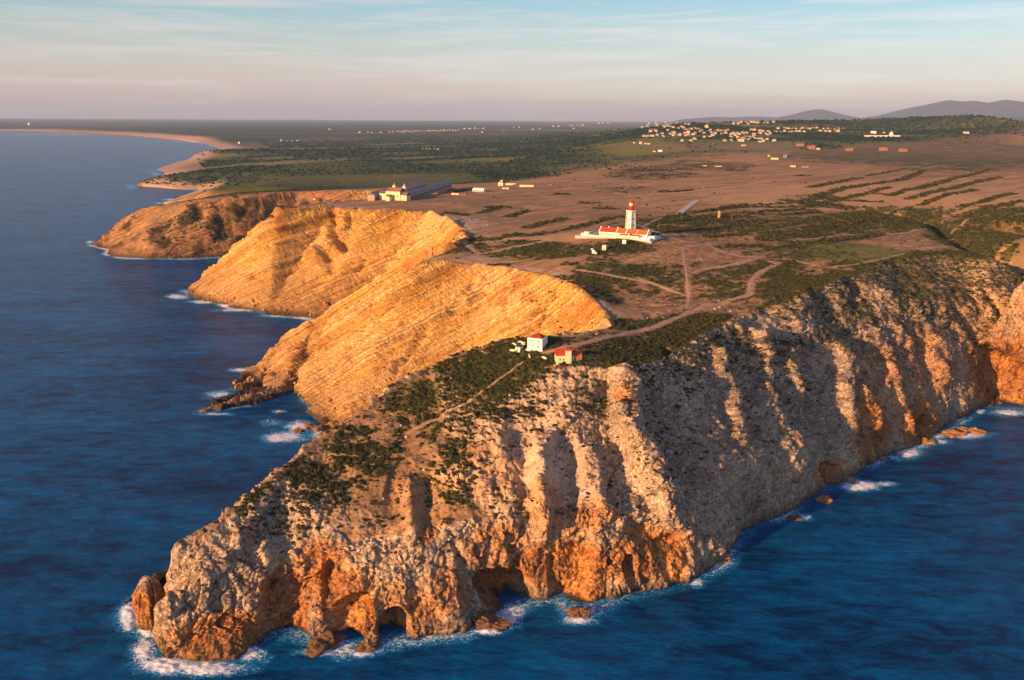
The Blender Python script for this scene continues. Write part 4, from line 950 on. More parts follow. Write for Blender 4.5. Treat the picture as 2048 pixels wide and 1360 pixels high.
# tower
tx_, ty_ = loc_at((1246 - 1162) / 137.0 + .02, 17)
lt = empty('lighthouse', (tx_, ty_, gz), yaw_, 'tall white six-sided lighthouse with a red lantern rising behind red-roofed buildings', 'lighthouse')
Hs_ = 25.0; RB, RT = 6.0, 4.7
sh = MB(); rot = math.radians(0)
sh.cone(0, 0, -.1, Hs_, RB, RT, 6, rot); sh.build('shaft', M['white'], lt)
bs_ = MB().cone(0, 0, -.2, 1.6, RB + .5, RB + .35, 6, rot); bs_.build('plinth', M['stone'], lt)
for i in range(6):
    a = rot + math.pi * 2 * i / 6
    m_ = MB(); rr0, rr1 = RB + .08, RT + .08
    c0 = (math.cos(a), math.sin(a)); t0 = (-c0[1], c0[0]); w_ = .38
    pts = []
    for rr_, zz in ((rr0, 0), (rr1, Hs_)):
        for du, dr in ((-w_, .18), (w_, .18), (w_, -.5), (-w_, -.5)):
            pts.append((c0[0] * (rr_ + dr) + t0[0] * du, c0[1] * (rr_ + dr) + t0[1] * du, zz))
    m_.add(pts, [(0, 1, 5, 4), (1, 2, 6, 5), (2, 3, 7, 6), (3, 0, 4, 7), (0, 3, 2, 1), (4, 5, 6, 7)]); m_.build('corner_pilaster', M['stone'], lt)
MB().cone(0, 0, Hs_, Hs_ + .9, RT + .5, RT + 1.0, 6, rot).build('cornice', M['white'], lt)
MB().cone(0, 0, Hs_ + .9, Hs_ + 2.0, RT + .75, RT + .75, 6, rot).build('parapet', M['cream'], lt)
MB().cone(0, 0, Hs_ + .9, Hs_ + 6.2, 2.4, 2.3, 20).build('lantern_drum', M['redpaint'], lt)
MB().cone(0, 0, Hs_ + 4.6, Hs_ + 4.9, 3.0, 3.0, 20).build('gallery', M['redpaint'], lt)
ln = MB().cone(0, 0, Hs_ + 6.2, Hs_ + 9.4, 2.15, 2.15, 20).build('lantern', M['glass'], lt)
for i in range(10):
    a = 2 * math.pi * i / 10
    MB().box(-.07, .07, -.07, .07, Hs_ + 6.2, Hs_ + 9.4).build('glazing_bar', M['redpaint'], ln, loc=(2.2 * math.cos(a), 2.2 * math.sin(a), 0))
dm = MB(); zz, rr_ = Hs_ + 9.4, 2.55
for k in range(6):
    a0, a1 = math.pi / 2 * k / 6, math.pi / 2 * (k + 1) / 6
    dm.cone(0, 0, zz + 2.5 * math.sin(a0), zz + 2.5 * math.sin(a1), rr_ * math.cos(a0), max(rr_ * math.cos(a1), .15), 20, cap=(k == 0))
dm.build('dome', M['redpaint'], lt, smooth=True)
MB().cone(0, 0, zz + 2.4, zz + 3.0, .45, .35, 10).cone(0, 0, zz + 3.0, zz + 5.0, .1, .05, 6).build('finial', M['redpaint'], lt)
wm = box_mesh('window', .9, .3, 1.7, M['dark'])
for k, zz in enumerate((5.5, 11.5, 17.5)):
    for ang in (-150, -90, -30):
        a = math.radians(ang); rr_ = (RB + (RT - RB) * zz / Hs_) * math.cos(math.pi / 6) - .02
        piece('window', wm, lt, (rr_ * math.cos(a), rr_ * math.sin(a), zz), a + math.pi / 2)
# keepers' range
kb = empty('keepers_building', (*loc_at(.235, 6.5), gz), yaw_, 'long white building with red and orange tiled roofs in front of the lighthouse', 'building')
KL = 67 * S * 1.5 if False else len_ * .70
MB().house(0, KL, 0, 9.5, -.2, 4.6, 8.6).build('wall', M['white'], kb)
segs = [(0, .36, 'red'), (.36, .565, 'orange'), (.565, .78, 'orange'), (.78, 1.0, 'orange')]
for a, b, mt in segs:
    MB().gable(a * KL + .5, b * KL - .5, -.35, 9.85, 4.62, 8.75, .22).build('roof', M[mt], kb)
for t in (0, .36, .565, 1.0):
    MB().house(t * KL - .45, t * KL + .45, -.4, 9.9, 4.0, 5.5, 9.7).build('parapet_gable', M['white'], kb)
MB().house(.78 * KL - .2, .78 * KL + .2, -.3, 9.8, 4.2, 5.0, 9.15).build('parapet_gable', M['white'], kb)
MB().box(.155 * KL, .155 * KL + .8, 4.3, 5.2, 8.4, 10.2).build('chimney', M['white'], kb)
wm2 = box_mesh('window', 1.0, .14, 1.4, M['dark'])
for k in range(9): piece('window', wm2, kb, (2.6 + k * KL * .052, -.03, 1.5))
MB().box(KL * .5, KL * .5 + 1.2, -.06, .05, 0, 2.3).build('door', M['wood'], kb)
MB().box(KL + .02, KL + 7, 2, 8.5, -.2, 3.4).build('side_wing', M['white'], kb)
# front annex
kx = empty('annex_building', (*loc_at(.50 + .06, 1.4), gz), yaw_, 'low white annex with two flat red roofs before the long lighthouse building', 'building')
AL = len_ * .29
MB().house(0, AL, 0, 4.6, -.3, 3.3, 4.3).build('wall', M['white'], kx)
for a, b in ((0, .46), (.5, 1.0)): MB().gable(a * AL + .1, b * AL - .1, -.2, 4.75, 3.32, 4.4, .16).build('roof', M['red'], kx)
MB().box(.47 * AL, .49 * AL + .3, 0, 4.8, 3.3, 5.2).build('chimney', M['white'], kx)
for k in range(4): piece('window', wm2, kx, (2 + k * AL * .22, -.03, 1.2))
# perimeter wall
pw = empty('perimeter_wall', (A_[0], A_[1], gz), yaw_, 'low cream perimeter wall along the front of the lighthouse yard', 'wall')
MB().box(0, len_, -.25, .25, -2.5, 1.7).build('front_wall', M['cream'], pw)
MB().box(-.25, .25, .25, 30, -2.5, 1.7).build('side_wall', M['white'], pw)
MB().box(len_ - .25, len_ + .25, .25, 30, -2.5, 1.9).build('side_wall', M['white'], pw)
MB().box(len_ * .88, len_ + .6, -.7, -.3, -2.5, 2.9).build('tall_end_panel', M['white'], pw)
MB().box(len_ * .0 + .3, len_ * .09, -.6, -.27, -2.5, 2.9).build('tall_end_panel', M['white'], pw)
gh = empty('gatehouse', (*loc_at(.035, 1.2), gz), yaw_, 'small flat-roofed white hut at the left end of the lighthouse wall', 'hut')
MB().box(0, 5.2, 0, 5, -.3, 3.6).build('wall', M['white'], gh); MB().box(-.2, 5.4, -.2, 5.2, 3.62, 3.9).build('roof', M['white'], gh); MB().box(1.6, 3.6, -.08, .02, 1.8, 2.6).build('window', M['dark'], gh)
for (px, py, s_, hh, mt, lb) in [(1249, 488, 3.4, 3.6, 'white', 'white cube-shaped tank just below the lighthouse yard wall'), (1209, 499.5, 3.8, 3.9, 'cream', 'square cream hut alone on the scrub below the lighthouse'),
                             (1187.6, 507, 2.6, 2.8, 'white', 'small white block in the scrub left of the square cream hut'), (1192, 509, 1.6, 1.6, 'white', 'smallest white stub beside the small white block'), (1184.5, 501, 1.8, 1.4, 'white', 'low white block behind the small white block')]:
    h = hit(px, py); g = drop(h[0], h[1]) 
    o = empty('service_hut', (h[0], h[1], g), yaw_ + .1, lb, 'hut')
    MB().box(-s_ / 2, s_ / 2, -s_ / 2, s_ / 2, -1, hh).build('wall', M[mt], o); MB().box(-s_ / 2 - .12, s_ / 2 + .12, -s_ / 2 - .12, s_ / 2 + .12, hh + .01, hh + .25).build('roof', M['white'], o)
    MB().box(-.4, .4, -s_ / 2 - .06, -s_ / 2 + .05, 0, min(2, hh * .6)).build('door', M['wood'], o)

# ------------------------------------------------------------------ signal station on the cliff
a, b, yw, L = frame((1054.7, 700.5), (1084.2, 701.8))
g = max(drop(a[0], a[1]), drop(b[0], b[1])); print('white house', a, b, math.degrees(yw), L)
wh = empty('signal_house', (a[0], a[1], g), yw, 'square white two-storey house with red roof on the cliff-top ridge', 'house')
MB().box(0, L, 0, L * .95, -3, 7.6).build('wall', M['white'], wh)
MB().gable(.55, L - .55, .55, L * .95 - .55, 7.62, 8.9, .15, hip=L * .3).build('roof', M['red'], wh)
MB().box(-.6, L + .6, -.9, -.05, -3, .5).build('plinth', M['white'], wh)
for u in (.32, .73):
    for zz in (1.9, 5.4):
        f_ = MB().box(u * L - .42, u * L + .42, -.05, .03, zz - .1, zz + 1.1).build('window', M['grey'], wh); MB().box(u * L - .3, u * L + .3, -.09, -.02, zz, zz + 1).build('pane', M['dark'], f_)
MB().box(-.06, .02, 3, 4.1, 0, 2.2).build('door', M['wood'], wh)
h = hit(1038.5, 698); g2 = drop(h[0], h[1])
sd = empty('shed', (h[0], h[1], g2), math.radians(62), 'small white gabled shed left of the square white house', 'shed')
MB().house(-2.2, 2.4, -1.7, 1.7, -1.2, 2.1, 3.1).build('wall', M['white'], sd); MB().gable(-2.3, 2.5, -1.9, 1.9, 2.05, 3.15, .12).build('roof', M['slate'], sd); MB().box(-2.28, -2.18, -.4, .4, 0, 1.8).build('door', M['wood'], sd)
for (pa, pb, hh, lb) in [((1024, 687), (1033, 688.5), .9, 'short ochre ruined wall farthest left of the white shed'), ((1036, 684), (1051, 686), 1.1, 'ruined cream wall directly behind the white shed'), ((1042, 688), (1052, 689), .8, 'short ruined wall squeezed between shed and square white house'),
                         ((1020, 701), (1040, 703), .9, 'low cream wall stub in front of the white shed'), ((1084, 715.5), (1094, 719), 1.1, 'low cream wall joining the stone house on its left'), ((1056, 705), (1060, 716), .6, 'short kerb wall dropping from the square white house')]:
    a, b, yw2, L2 = frame(pa, pb); g3 = (drop(a[0], a[1]) + drop(b[0], b[1])) / 2
    o = MB().box(0, L2, -.3, .3, -1.5, hh).box(L2 * .2, L2 * .6, -.28, .28, hh, hh + .35).build('low_wall', M['cream'], None, loc=(a[0], a[1], g3)); o.rotation_euler = (0, 0, yw2); tag(o, lb, 'wall')
# stone house with red roof and square tower
F, R_, yw, L = frame((1112.3, 731.3), (1164, 722)); Lf = hit(1094.9, 719.5)
W_ = max(5.5, min(9, math.hypot(F[0] - Lf[0], F[1] - Lf[1]))); g = max(drop(F[0], F[1]), drop(R_[0], R_[1]), drop(Lf[0], Lf[1])); print('stone house', F, R_, math.degrees(yw), L, W_, g)
g = drop(F[0], F[1]) + 1.0
sh_ = empty('stone_house', (F[0], F[1], g), yw, 'cream stone house with steep red roof and square chimney tower on the cliff edge', 'house')
Ls = L * .70
MB().house(0, Ls, 0, W_, -6, 4.8, 7.6).build('wall', M['cream'], sh_)
MB().gable(-.25, Ls * .55, -.4, W_ + .4, 4.82, 7.75, .2).build('roof', M['red'], sh_)
MB().gable(Ls * .55 + .02, Ls + .2, -.4, W_ + .4, 4.82, 7.75, .2).build('roof', M['red'], sh_)
MB().box(Ls * .50, Ls * .50 + 3.4, -2.0, .5, -6, 8.0).build('chimney_tower', M['cream'], sh_)
MB().box(Ls * .50 - .1, Ls * .50 + 3.5, -2.1, .6, 8.02, 8.4).build('tower_cap', M['stone'], sh_)
MB().house(Ls + .05, L, .4, W_ - .4, -6, 3.6, 6.0).build('side_wing', M['pink'], sh_)
MB().gable(Ls + .1, L + .2, .1, W_ - .1, 3.62, 6.15, .18).build('roof', M['orange'], sh_)
MB().box(Ls + 1.0, L - .8, .3, .45, -1.2, 2.4).build('door', M['slate'], sh_)
for u, zz in ((.18, 1.8), (.38, 1.8)): MB().box(u * Ls, u * Ls + .8, -.05, .05, zz, zz + 1.2).build('window', M['dark'], sh_)
for v in (.3, .68): MB().box(-.05, .05, v * W_ - .35, v * W_ + .35, 1.6, 2.8).build('window', M['dark'], sh_)
terrace = MB().box(-1.5, L + 1, -1.2, 0, -6, -.6).build('stone_footing', M['stone'], sh_)

# ------------------------------------------------------------------ sanctuary
a, b, yw, L = frame((764, 401), (905, 385))
yw = math.atan2(b[1] - a[1], b[0] - a[0]); print('church', a, b, math.degrees(yw), L)
c = hit(786, 401); g = drop(c[0], c[1])
ch = empty('church', (c[0], c[1], g), math.radians(-28), 'ochre pilgrimage church with twin bell towers beside long grey-roofed wings', 'church')
MB().house(-13, 13, 0, 15, -2, 13, 18).build('nave', M['cream'], ch); MB().gable(-13.3, 13.3, -.4, 15.4, 13.02, 18.1, .4).build('roof', M['village_tiles'], ch)
for xx in (-11.5, 7): MB().box(xx, xx + 5, 15.2, 20, -2, 20).build('bell_tower', M['cream'], ch); MB().cone(xx + 2.5, 17.6, 20.02, 24, 2.6, .2, 4, math.pi / 4).build('spire', M['stone'], ch)
MB().house(-27, -13.1, 2, 13, -2, 9, 12.5).build('side_wing', M['cream'], ch); MB().gable(-27.3, -13.2, 1.6, 13.4, 9.02, 12.6, .3).build('roof', M['village_tiles'], ch)
MB().house(13.1, 24, 1, 12, -2, 8, 11.5).build('side_wing', M['cream'], ch); MB().gable(13.2, 24.3, .6, 12.4, 8.02, 11.6, .3).build('roof', M['village_tiles'], ch)
MB().house(-7, 0, -9, -.1, -2, 6, 8.6).build('porch', M['cream'], ch); MB().gable(-7.3, .3, -9.3, -.15, 6.02, 8.7, .25).build('roof', M['village_tiles'], ch)
for xx in (-10, -4, 2, 8): MB().box(xx, xx + 1.4, -.12, .05, 5, 8).build('window', M['dark'], ch)
a, b, yw, L = frame((808, 401), (905, 384)); g = max(drop(a[0], a[1]), drop(b[0], b[1])) - 1
for nm, off, lb in (('pilgrim_wing', 0, 'long grey-roofed pilgrim lodging wing running back from the church'), ('pilgrim_wing', 46, 'rear pilgrim lodging wing parallel behind the front one')):
    w2 = empty(nm, (a[0] - math.sin(yw) * off, a[1] + math.cos(yw) * off, g), yw, lb, 'building')
    MB().house(0, L * .98, 0, 11, -3, 8, 11.5).build('wall', M['stone'], w2); MB().gable(-.3, L * .98 + .3, -.4, 11.4, 8.02, 11.6, .3).build('roof', M['grey'], w2)
    am = box_mesh('arch_opening', 2.2, .3, 3.4, M['dark'])
    for k in range(int(L * .96 / 6)): piece('arch_opening', am, w2, (4 + 6 * k, -.06, 0))
for (px, py, w_, d_, h_, rf, yw_d, lb, nm) in [
    (956, 383.5, 22, 8, 6.5, 'white', -30, 'white arcaded building standing alone right of the pilgrim wings', 'arcade_building'), (910, 389, 16, 5, 3, 'orange', -40, 'low orange ruined house at the end of the pilgrim wing', 'ruined_house'), (926, 390, 12, 5, 2.6, 'pink', -20, 'pink rubble building between the wing and arcade', 'ruined_house'),
    (1001, 372, 11, 9, 9, 'cream', -35, 'small domed cream chapel at the far end of the sanctuary square', 'chapel'), (1022, 370, 24, 2, 3, 'cream', -8, 'long cream garden wall just right of the domed chapel', 'garden_wall'), (1053, 373.5, 26, 2, 3, 'cream', -8, 'cream garden wall farther right of the domed chapel', 'garden_wall'),
    (1011, 378.5, 12, 4, 3.2, 'orange', -10, 'low orange outbuilding in front of the domed chapel', 'outbuilding'), (822, 383, 9, 7, 7, 'cream', -30, 'little ochre gable peeping over the pilgrim wing roof', 'gable_house'), (629, 403, 4.5, 4, 4, 'cream', -20, 'tiny ochre hut at the cliff edge beside the car park', 'hut'),
    (1100, 371.5, 8, 3, 2.4, 'pink', -10, 'low pink ruin beside the track right of the chapel', 'ruined_house')]:
    h = hit(px, py)
    g = drop(h[0], h[1]); o = empty(nm, (h[0], h[1], g), math.radians(yw_d), lb, 'wall' if nm == 'garden_wall' else ('chapel' if nm == 'chapel' else 'building'))
    wallm = M['cream'] if rf in ('cream', 'orange') else (M['white'] if rf == 'white' else M['pink'])
    if nm == 'garden_wall':
        MB().box(-w_ / 2, w_ / 2, 0, .8, -2, h_).build('wall', wallm, o); MB().box(-w_ / 2 - .1, w_ / 2 + .1, -.1, .9, h_ + .01, h_ + .3).build('coping', M['white'], o)
    else:
        MB().house(-w_ / 2, w_ / 2, 0, d_, -2, h_ * .72, h_).build('wall', wallm, o); MB().gable(-w_ / 2 - .2, w_ / 2 + .2, -.25, d_ + .25, h_ * .72 + .02, h_ + .1, .2).build('roof', M['village_tiles'] if rf != 'white' else M['white'], o)
        if nm == 'arcade_building':
            for k in range(6): MB().box(-9.6 + k * 3.5, -7.6 + k * 3.5, -.1, .05, 0, 3).build('arch_opening', M['dark'], o)
        elif nm == 'chapel': MB().cone(0, d_ / 2, h_ * .9, h_ + 1.6, 3.2, 2.2, 12).cone(0, d_ / 2, h_ + 1.6, h_ + 2.6, 2.2, .3, 12).build('dome', M['cream'], o, smooth=True); MB().box(-.8, .8, -.08, .05, 0, 3).build('door', M['dark'], o)
        else: MB().box(-.5, .5, -.08, .05, 0, min(2, h_ * .5)).build('door', M['dark'], o)
# parked cars by the cliff
def car_meshes():
    b = MB().box(-2.1, 2.1, -.85, .85, .35, .95); c = MB().add([(-1.5, -.78, .96), (1.2, -.78, .96), (1.2, .78, .96), (-1.5, .78, .96), (-1.1, -.65, 1.5), (.6, -.65, 1.5), (.6, .65, 1.5), (-1.1, .65, 1.5)], [(0, 3, 2, 1), (4, 5, 6, 7), (0, 1, 5, 4), (1, 2, 6, 5), (2, 3, 7, 6), (3, 0, 4, 7)])
    return b, c
wheel_me = None
for (px, py, mt, rz, lb) in [(701, 400.5, 'black', .3, 'dark car parked nearest the cliff edge in a cluster'), (705, 398.5, 'black', .5, 'dark car just behind the cliff-edge car'), (724, 398, 'carred', .1, 'dark red car between the dark cars and the church'), (731, 397.3, 'black', 1.0, 'dark car right beside the dark red car'),
                             (738, 396.5, 'silver', .7, 'pale car parked closest to the church'), (683, 399.5, 'silver', .2, 'pale car standing alone left of the parked cluster'), (709, 401.5, 'slate', .2, 'grey car at the right front of the dark pair')]:
    h = hit(px, py); g = drop(h[0], h[1]); o = empty('parked_car', (h[0], h[1], g), rz, lb, 'car', 'cars parked between the cliff and the church')
    b, c = car_meshes(); b.build('body', M[mt], o); c.build('cabin', M['dark'], o)
    for wx in (-1.3, 1.3):
        for wy in (-.8, .8):
            w_ = MB(); n = 12; ra = [(wx + .33 * math.cos(2 * math.pi * i / n), wy - .1, .33 + .33 * math.sin(2 * math.pi * i / n)) for i in range(n)]; rb = [(p[0], wy + .1, p[2]) for p in ra]
            w_.add(ra + rb, [(i, (i + 1) % n, n + (i + 1) % n, n + i) for i in range(n)] + [tuple(range(n))[::-1], tuple(range(n, 2 * n))]); w_.build('wheel', M['tyre'], o)

# ------------------------------------------------------------------ plateau: pillar, poles, pale slab, farm sheds
h = hit(1438.5, 435.5); g = drop(h[0], h[1])
o = empty('brick_pillar', (h[0], h[1], g), .4, 'stout ochre mill tower stump standing in scrub right of the lighthouse', 'tower')
MB().cone(0, 0, -1, 7.6, 2.3, 1.75, 14).build('shaft', M['brick'], o, smooth=False); MB().cone(0, 0, 7.62, 8.3, 2.0, 2.0, 14).build('cap', M['brick'], o); MB().box(-.5, .5, -2.35, -2.0, 0, 2).build('door', M['dark'], o)
for px, py, hh, lb in [(1462.4, 442, 11.5, 'pole just right of the ochre mill tower stump, tallest of the line'), (1500.6, 418.5, 10, 'bare pole first beyond the mill tower stump'), (1527.5, 414.5, 9.5, 'bare pole second beyond the mill tower stump'), (1557, 399, 12, 'pole farthest right on the open brown plateau'),
                   (1317, 458, 7.5, 'short pole at the right corner of the lighthouse yard'), (1331, 434, 6, 'thin pole beside the track behind the lighthouse'), (1370, 416, 5, 'small pole left of the pale concrete slab')]:
    h = hit(px, py); g = drop(h[0], h[1]); o = empty('utility_pole', (h[0], h[1], g), random.uniform(0, 1), lb, 'pole', 'utility poles across the plateau')
    MB().cone(0, 0, -.5, hh, .22, .14, 8).build('post', M['wood'], o); MB().box(-.8, .8, -.06, .06, hh - .7, hh - .55).build('crossarm', M['wood'], o)
sl1, sl2 = hit(1358, 427), hit(1395, 400)
o = MB(); d_ = Vector((sl2[0] - sl1[0], sl2[1] - sl1[1], 0)); n_ = Vector((-d_.y, d_.x, 0)).normalized() * 4.2
pts = []; 
for k in range(9):
    t = k / 8
    for s_ in (1, -1):
        pp = (sl1[0] + d_.x * t + n_.x * s_, sl1[1] + d_.y * t + n_.y * s_); pts.append((pp[0], pp[1], drop(*pp) + .45))
o.add(pts, [(2 * k, 2 * k + 1, 2 * k + 3, 2 * k + 2) for k in range(8)]); o.add([(p[0], p[1], p[2] - 1.2) for p in pts], [(2 * k, 2 * k + 2, 2 * k + 3, 2 * k + 1) for k in range(8)])
o = o.build('rain_catchment', M['concrete']); tag(o, 'long pale concrete rainwater slab sloping across the brown plateau', 'slab')
def far_house(px, py, wpx, hpx, mw, mr, yaw, label, cat='house', grp=None, name='farm_house'):
    h = hit(px, py)
    if h is None or h[2] < 5: return None
    g = drop(h[0], h[1]); D = math.hypot(h[0], h[1], CAM_H - h[2]) / FOC; w_ = wpx * D; hh = hpx * D; d_ = max(w_ * .5, min(9, w_))
    o = empty(name, (h[0], h[1], g - .2), yaw, label, cat, grp)
    MB().house(-w_ / 2, w_ / 2, 0, d_, -1.5, hh * .66, hh).build('wall', M[mw], o); MB().gable(-w_ / 2 - .3, w_ / 2 + .3, -.3, d_ + .3, hh * .66 + .03, hh + .1, .25).build('roof', M['village_tiles' if mr == 'orange' else mr], o)
    for u in (-.3, 0.05, .3): MB().box(u * w_ - .5, u * w_ + .5, -.1, .05, hh * .2, hh * .45).build('window', M['dark'], o)
    return o
cc = lambda a, b: (a / 2.566 + 1250, b / 2.566 + 180)
for (a, b), w_, h_, mw, mr, yw_d, lb in [
    ((897, 290), 14, 6, 'pink', 'orange', -20, 'brown-roofed farmhouse leftmost on the dark grove edge'), ((955, 304), 14, 7, 'pink', 'orange', -20, 'larger brown farmhouse right of the leftmost one by the grove'), ((992, 307), 6, 4, 'cream', 'orange', -10, 'tiny hut right of the two grove farmhouses'),
    ((1150, 314), 13, 5.5, 'pink', 'orange', -15, 'brown farmhouse alone at the edge of the green plateau'), ((1325, 312), 14, 6.5, 'pink', 'orange', -15, 'left brown house of the pair on the green plateau edge'), ((1427, 316), 14, 6, 'pink', 'orange', -15, 'right brown house of the pair on the green plateau edge'),
    ((180, 316), 8, 5, 'white', 'orange', -20, 'isolated white farmhouse on brown land left of the village'), ((150, 317), 5, 3, 'cream', 'orange', -20, 'low shed beside the isolated white farmhouse'), ((768, 356), 14, 4, 'cream', 'orange', -35, 'long cream barn in the ruined farm group'), ((738, 342), 5, 3, 'cream', 'orange', -35, 'small barn left of the long cream barn'),
    ((862, 392), 10, 4, 'cream', 'orange', -35, 'cream barn at the near end of the ruined farm group'), ((820, 348), 9, 6, 'slate', 'slate', -50, 'blue-grey shed in the ruined farm group'), ((925, 394), 12, 3, 'grey', 'slate', -10, 'flat grey shed right of the ruined farm group'), ((480, 393), 12, 2, 'cream', 'orange', -10, 'low pale barn on the brown plateau left of the farm group'),
    ((410, 390), 8, 2, 'cream', 'orange', -10, 'tiny pale sheepfold left of the low pale barn'), ((1750, 226), 9, 4.5, 'cream', 'orange', -20, 'lone pale house before the dark ridge'), ((1275, 222), 9, 5, 'white', 'orange', -20, 'white house behind the long cemetery wall'), ((455, 281), 5, 2.6, 'pink', 'orange', 0, 'small pink hut between village and plateau'),
    ((610, 288), 8, 3, 'cream', 'orange', 0, 'ochre barn below the white village'), ((765, 262), 7, 4.5, 'cream', 'orange', -20, 'round-looking pale house right of the village'), ((1330, 222), 4, 2.5, 'cream', 'orange', 0, 'little pale hut right of the cemetery house')]:
    far_house(*cc(a, b), w_, h_, mw, mr, math.radians(yw_d), lb)
# cemetery
a, b = hit(*cc(1228, 243)), hit(*cc(1412, 241)); yw = math.atan2(b[1] - a[1], b[0] - a[0]); L = math.hypot(b[0] - a[0], b[1] - a[1]); g = min(drop(a[0], a[1]), drop(b[0], b[1]))
o = empty('cemetery_wall', (a[0], a[1], g), yw, 'very long white wall round a field below the dark ridge', 'wall'); MB().box(0, L, 0, 1, -6, 8).build('wall', M['white'], o); MB().box(0, L, -.2, 1.2, 8.02, 8.6).build('coping', M['cream'], o)
h = hit(*cc(1366, 236)); D = math.hypot(h[0], h[1]) / FOC; o = empty('cemetery_chapel', (h[0], h[1], drop(h[0], h[1])), -.3, 'white chapel with short spire inside the long wall', 'chapel')
MB().house(-3 * D, 3 * D, 0, 5 * D, -2, 4 * D, 5.5 * D).build('wall', M['white'], o); MB().cone(0, 2.5 * D, 5 * D, 9 * D, 1.6 * D, .2, 4, math.pi / 4).build('spire', M['white'], o)

# ------------------------------------------------------------------ village houses
def house_mesh(w_, d_, h_, rf, hip=0, extra=False):
    me = bpy.data.meshes.new('house'); a = MB().house(-w_ / 2, w_ / 2, -d_ / 2, d_ / 2, -.3, h_ * .68, h_) if not hip else MB().box(-w_ / 2, w_ / 2, -d_ / 2, d_ / 2, -.3, h_ * .68)
    if extra: a.box(w_ / 2 + .01, w_ * .8, -d_ / 2.4, d_ / 2.4, -.3, h_ * .45)
    n = len(a.f); a.gable(-w_ / 2 - .03, w_ / 2 + .03, -d_ / 2 - .03, d_ / 2 + .03, h_ * .68 + .004, h_ * 1.0 + .01, .03, hip=hip)
    k = len(a.f); a.box(w_ * .2, w_ * .28, d_ * .08, d_ * .16, h_ * .85, h_ * 1.12)
    j = len(a.f)
    for u in (-.32, -.1, .12, .34): a.box(u * w_ - .035, u * w_ + .035, -d_ / 2 - .008, -d_ / 2 + .01, h_ * .22, h_ * .45)
    me.from_pydata(a.v, [], a.f); me.materials.append(M['village_white']); me.materials.append(M['village_tiles']); me.materials.append(M['dark'])
    me.polygons.foreach_set('material_index', [0] * n + [1] * (k - n) + [0] * (j - k) + [2] * (len(a.f) - j)); return me
HM = [house_mesh(1, .7, .62, 'orange'), house_mesh(1, .62, .55, 'orange', extra=True), house_mesh(1, .8, .75, 'red', hip=.35), house_mesh(1, .5, .5, 'orange'), house_mesh(1, .8, .95, 'orange', hip=.3)]
V4 = [(180,125),(245,125),(255,150),(160,150),(115,158),(280,92),(310,92),(330,118),(355,118),(420,110),(440,125),(515,98),(540,90),(565,97),(515,130),(550,130),(320,155),(345,145),(375,150),(400,158),(450,165),(480,160),(500,165),(520,180),(550,175),(575,178),(600,165),(630,172),(355,185),(190,195),(220,190),(245,195),(130,240),(160,240),(190,235),(215,240),(255,235),(280,230),(305,235),(300,215),(375,215),(400,205),(415,210),(405,235),(430,230),(465,235),(510,210),(545,210),(505,230),(540,232),(580,225),(610,215),(650,195),(665,185),(690,210),(715,160),(740,185),(760,205),(790,215),(800,190),(820,188),(850,190),(885,190),(910,185),(855,220),(890,215),(940,225),(960,215),(1000,215),(1020,225),(1050,215),(1080,220),(940,250),(985,240),(1000,262),(1075,255),(1110,250),(1050,265),(1100,275),(1155,225),(1150,245),(1160,260),(1195,265),(1225,270),(1245,290),(1280,272),(1210,218),(1245,215),(1270,222),(1305,222),(1345,285),(880,290),(940,280),(1020,290),(1050,292),(1080,290),(1205,295),(600,270),(565,285),(485,290),(690,255),(740,250),(770,245),(40,305),(100,312),(145,315),(175,315),(1130,183),(1155,185),(1210,188),(1240,190),(1285,192)]
V5 = [(965,128),(1005,128),(1030,115),(1055,112),(1075,112),(1125,110),(1150,115),(1180,115),(1205,118),(1255,118),(1275,118),(1335,110),(1100,130)]
V6 = [(x_, 172 + (k % 3) * 3) for k, x_ in enumerate((1355,1380,1410,1440,1475,1500,1520,1545,1590,1605,1640,1670,1700,1740,1800,1840,1870,1900,1940,1980))] + [(x_, 194 + (k % 3) * 3) for k, x_ in enumerate((1345,1365,1400,1440,1480,1510,1550,1580,1620,1770,1820,1860,1900,1930,1935))]
V7 = [(x_, y_) for x_, y_ in [(1140,70),(1160,66),(1190,70),(1320,72),(1345,70),(1370,66),(1400,70),(1520,84),(1560,66),(1590,66),(1640,60),(1650,66),(1700,68),(1720,58),(1760,58),(1800,46),(1850,66),(1900,62),(1960,56),(1990,40),(2010,52),(2040,60),(2080,58),(2110,60),(2150,56),(2190,60),(2230,58),(2270,58),(2310,62),(2400,58),(2440,52),(2480,56),(2540,58),(2600,60)]]
c4 = lambda a, b: (a / 4.655 + 1260, b / 4.65 + 220)
far7 = [(465,103),(515,100),(540,103),(590,102),(640,98),(660,98)] + [(690 + 17 * k, 96 - .4 * k + (k % 3) * 1.5) for k in range(22)] + [(1080,82),(1110,80),(1140,79),(1160,79),(1190,79),(1370,75),(1400,72),(1520,80),(1480,82),(1600,67),(1630,66),(1700,62),(1715,60),(1740,60),(1760,62),(1775,60),(1870,50),(1890,48),(1920,47),(835,198),(855,195),(875,197),(905,199),(925,200),(290,84),(100,187),(10,152),(40,151),(70,151),(100,150),(1185,101),(1310,98),(1720,80)]
c7 = lambda a, b: (a / 2.926 + 560, b / 2.926 + 230)
nh_ = 0
